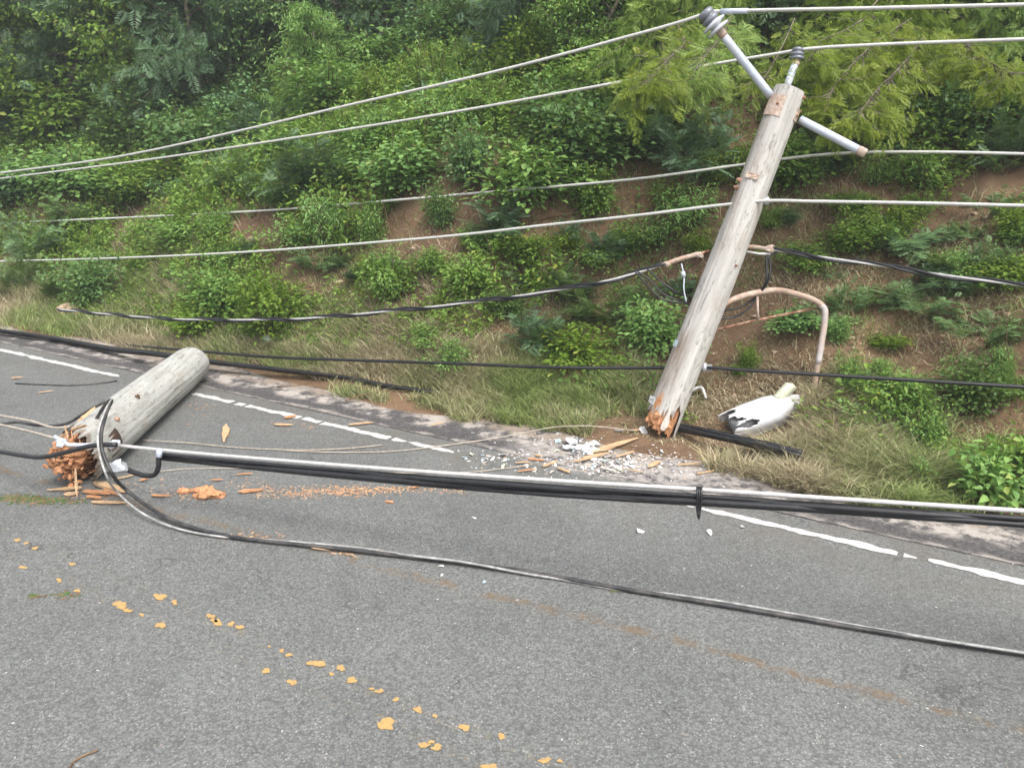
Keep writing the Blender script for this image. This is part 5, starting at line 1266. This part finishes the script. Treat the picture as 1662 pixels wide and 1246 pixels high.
# low seedlings and creepers between the shrubs
n = 95000; S = g.uniform(6.7, 16, n); Tt = g.uniform(-5, 20, n)
dn = bumps(S*1.7+9, Tt*1.7)+bumps(S*4, Tt*4+3)*.8
ok = clear(S, Tt) & (dn > -.06) & np.array([bareness(a, b) < .1 for a, b in zip(S, Tt)]) & (S > 6.9+.25*np.sin(Tt*1.3)); S, Tt = S[ok], Tt[ok]; n = len(S)
B = S[:, None]*Nn+Tt[:, None]*U+np.array([0, 0, 1.0])*(hz(S, Tt)+g.uniform(.0, .16, n))[:, None]
V, F, A = leaf_arr(B, g.normal(size=(n, 3))*np.array([1, 1, .3]), norm(np.array([0, 0, 1.0])+g.normal(size=(n, 3))*.4), g.uniform(.03, .08, n), g.uniform(.02, .045, n), g)
me = np_mesh('undergrowth', V, F, {'tint': A}); me.materials.append(M['leaf']); tag(link('undergrowth', me), 'low green seedlings and creepers between the shrubs', 'undergrowth', kind='stuff')
n = 20000; S = 6.5+8*g.random(n)**1.4; Tt = g.uniform(-5, 20, n)
dn = bumps(S*1.3+2, Tt*1.3+7)+bumps(S*3, Tt*3)*.6+.10*(Tt > 4)
ok = clear(S, Tt) & (dn > -.10-.12*(Tt > 4)) & np.array([bareness(a, b) < .05 for a, b in zip(S, Tt)]); S, Tt = S[ok], Tt[ok]; n = len(S); hh = g.uniform(.12, .36, n)*np.clip((S-6.2)/.8, .4, 1.7)
B = S[:, None]*Nn+Tt[:, None]*U+np.array([0, 0, 1.0])*hz(S, Tt)[:, None]; lnv = norm(g.normal(size=(n, 3))*.25+np.array([0, 0, 1.0])); PV = []
for k in range(22):
    f = (.2+.8*g.random(n))[:, None]*hh[:, None]; d = norm(g.normal(size=(n, 3))*np.array([1, 1, .45])+np.array([0, 0, .1])); sz = g.uniform(.6, 1.2, n)*(.030+hh*.085)
    PV.append(leaf_arr(B+lnv*f+d*.03, d, norm(np.array([0, 0, 1.0])+g.normal(size=(n, 3))*.4), sz, sz*.5, g))
V, F, A = merge(PV); me = np_mesh('low_weeds', V, F, {'tint': A}); me.materials.append(M['leaf_light'])
tag(link('low_weeds', me), 'knee high light green weeds carpeting the bank', 'weeds', kind='stuff')
# stones on the bare soil
mb = MB(); r_ = random.Random(77)
for (a, b, rs, rt) in BARE:
    for _ in range(int(55*(rs*rt)**.5)+8):
        s, t = a+r_.gauss(0, .5)*rs, b+r_.gauss(0, .5)*rt
        if s < 6.4: continue
        z = r_.choice([.006, .008, .010, .013, .018, .028]); rock_mesh(mb, (z*r_.uniform(.8, 1.6), z*r_.uniform(.7, 1.2), z*r_.uniform(.4, .8)), r_.randrange(10**6), st(s, t, float(hz(s, t))), 1, .4)
tag(link('stones', mb.mesh('stones', M['rock'])), 'small tan stones on the bare soil of the bank', 'stones', kind='stuff')
mb = MB()
for _ in range(760):
    s, t = r_.uniform(6.3, 11), r_.uniform(-4, 13); p = st(s, t, float(hz(s, t))+.01); a = r_.uniform(0, 6.28); L = r_.uniform(.08, .45)
    q = drop(p+np.array([math.cos(a)*L*.5, math.sin(a)*L*.5, 0])); e = drop(p+np.array([math.cos(a+.3)*L, math.sin(a+.3)*L, 0]))
    tube(mb, [p, q+np.array([0, 0, r_.uniform(.01, .06)]), e+np.array([0, 0, r_.uniform(.0, .05)])], [.006, .004, .002], 4, False)
for _ in range(170):
    s, t = r_.uniform(6.9, 12), r_.uniform(-4, 15); p = st(s, t, float(hz(s, t))); h_ = r_.uniform(.25, .8); a = r_.uniform(0, 6.28); k_ = r_.uniform(.2, .8)
    q = p+np.array([math.cos(a)*h_*k_*.5, math.sin(a)*h_*k_*.5, h_*.55]); e = p+np.array([math.cos(a+.4)*h_*k_, math.sin(a+.4)*h_*k_, h_])
    tube(mb, [p, q, e], [.006, .004, .002], 4, False)
tag(link('twig_litter', mb.mesh('twigs', M['dead'])), 'brown dead twigs littering the bank', 'twigs', kind='stuff')
def branch(pts, r, lb):
    P = [hit(x, y)+np.array([0, 0, .03+dz]) for x, y, dz in pts]; mb = MB(); tube(mb, smooth_path(P, 4), np.linspace(r, r*.4, (len(P)-1)*4+1), 7)
    return tag(link('dead_branch', mb.mesh('dead_branch', M['dead'])), lb, 'branch')
branch([(792, 428, 0), (815, 412, .02), (838, 400, .0)], .022, 'thick dead branch lying on the bank above the verge')
branch([(830, 374, .02), (900, 362, .05), (980, 350, .03)], .014, 'thin dead branch under the shrubs in the middle of the bank')
branch([(450, 632, 0), (470, 634, .02), (520, 628, .02), (560, 622, .0)], .009, 'dry stick on the concrete edge in front of the verge cables')
branch([(560, 655, 0), (600, 648, .03), (660, 642, .02)], .008, 'dry curved stalk at the grass edge right of the cable end')

# ------------------------------------------------------------------ thin haze in the air over the slope
mb = MB(); X0, X1, Y0, Y1, Z0, Z1 = -95, 60, -14, 95, -1.2, 40
mb.add([(X0, Y0, Z0), (X1, Y0, Z0), (X1, Y1, Z0), (X0, Y1, Z0), (X0, Y0, Z1), (X1, Y0, Z1), (X1, Y1, Z1), (X0, Y1, Z1)], [(3, 2, 1, 0), (4, 5, 6, 7), (0, 1, 5, 4), (1, 2, 6, 5), (2, 3, 7, 6), (3, 0, 4, 7)], False)
hm = bpy.data.materials.new('haze'); hm.use_nodes = True; hn = hm.node_tree
hn.nodes.remove(hn.nodes['Principled BSDF']); pv = hn.nodes.new('ShaderNodeVolumePrincipled')
pv.inputs['Color'].default_value = (.82, .88, .92, 1); pv.inputs['Density'].default_value = .0032; pv.inputs['Anisotropy'].default_value = .2
hn.links.new(pv.outputs[0], hn.nodes['Material Output'].inputs['Volume'])
tag(link('haze', mb.mesh('haze', hm)), kind='stuff')

mb = MB(); r_ = random.Random(55)
for (px, py, rx, ry, n) in ((60, 812, 70, 6, 420), (20, 806, 40, 5, 160), (105, 966, 25, 6, 40), (55, 967, 8, 4, 30), (1010, 958, 22, 2, 40)):
    for _ in range(n): crumb(mb, ground(px+r_.gauss(0, .5)*rx, py+r_.gauss(0, .5)*ry, .002), r_.uniform(.004, .012), .5)
me = mb.mesh('leaf_clippings', M['stem']); me.materials.append(M['leaf_dark']); me.materials.append(M['dead'])
for i_, p_ in enumerate(me.polygons): p_.material_index = ((i_//4)*7919 % 11) // 4
tag(link('leaf_clippings', me), 'torn green and brown leaf bits on the asphalt at the left', 'leaf litter', kind='stuff')
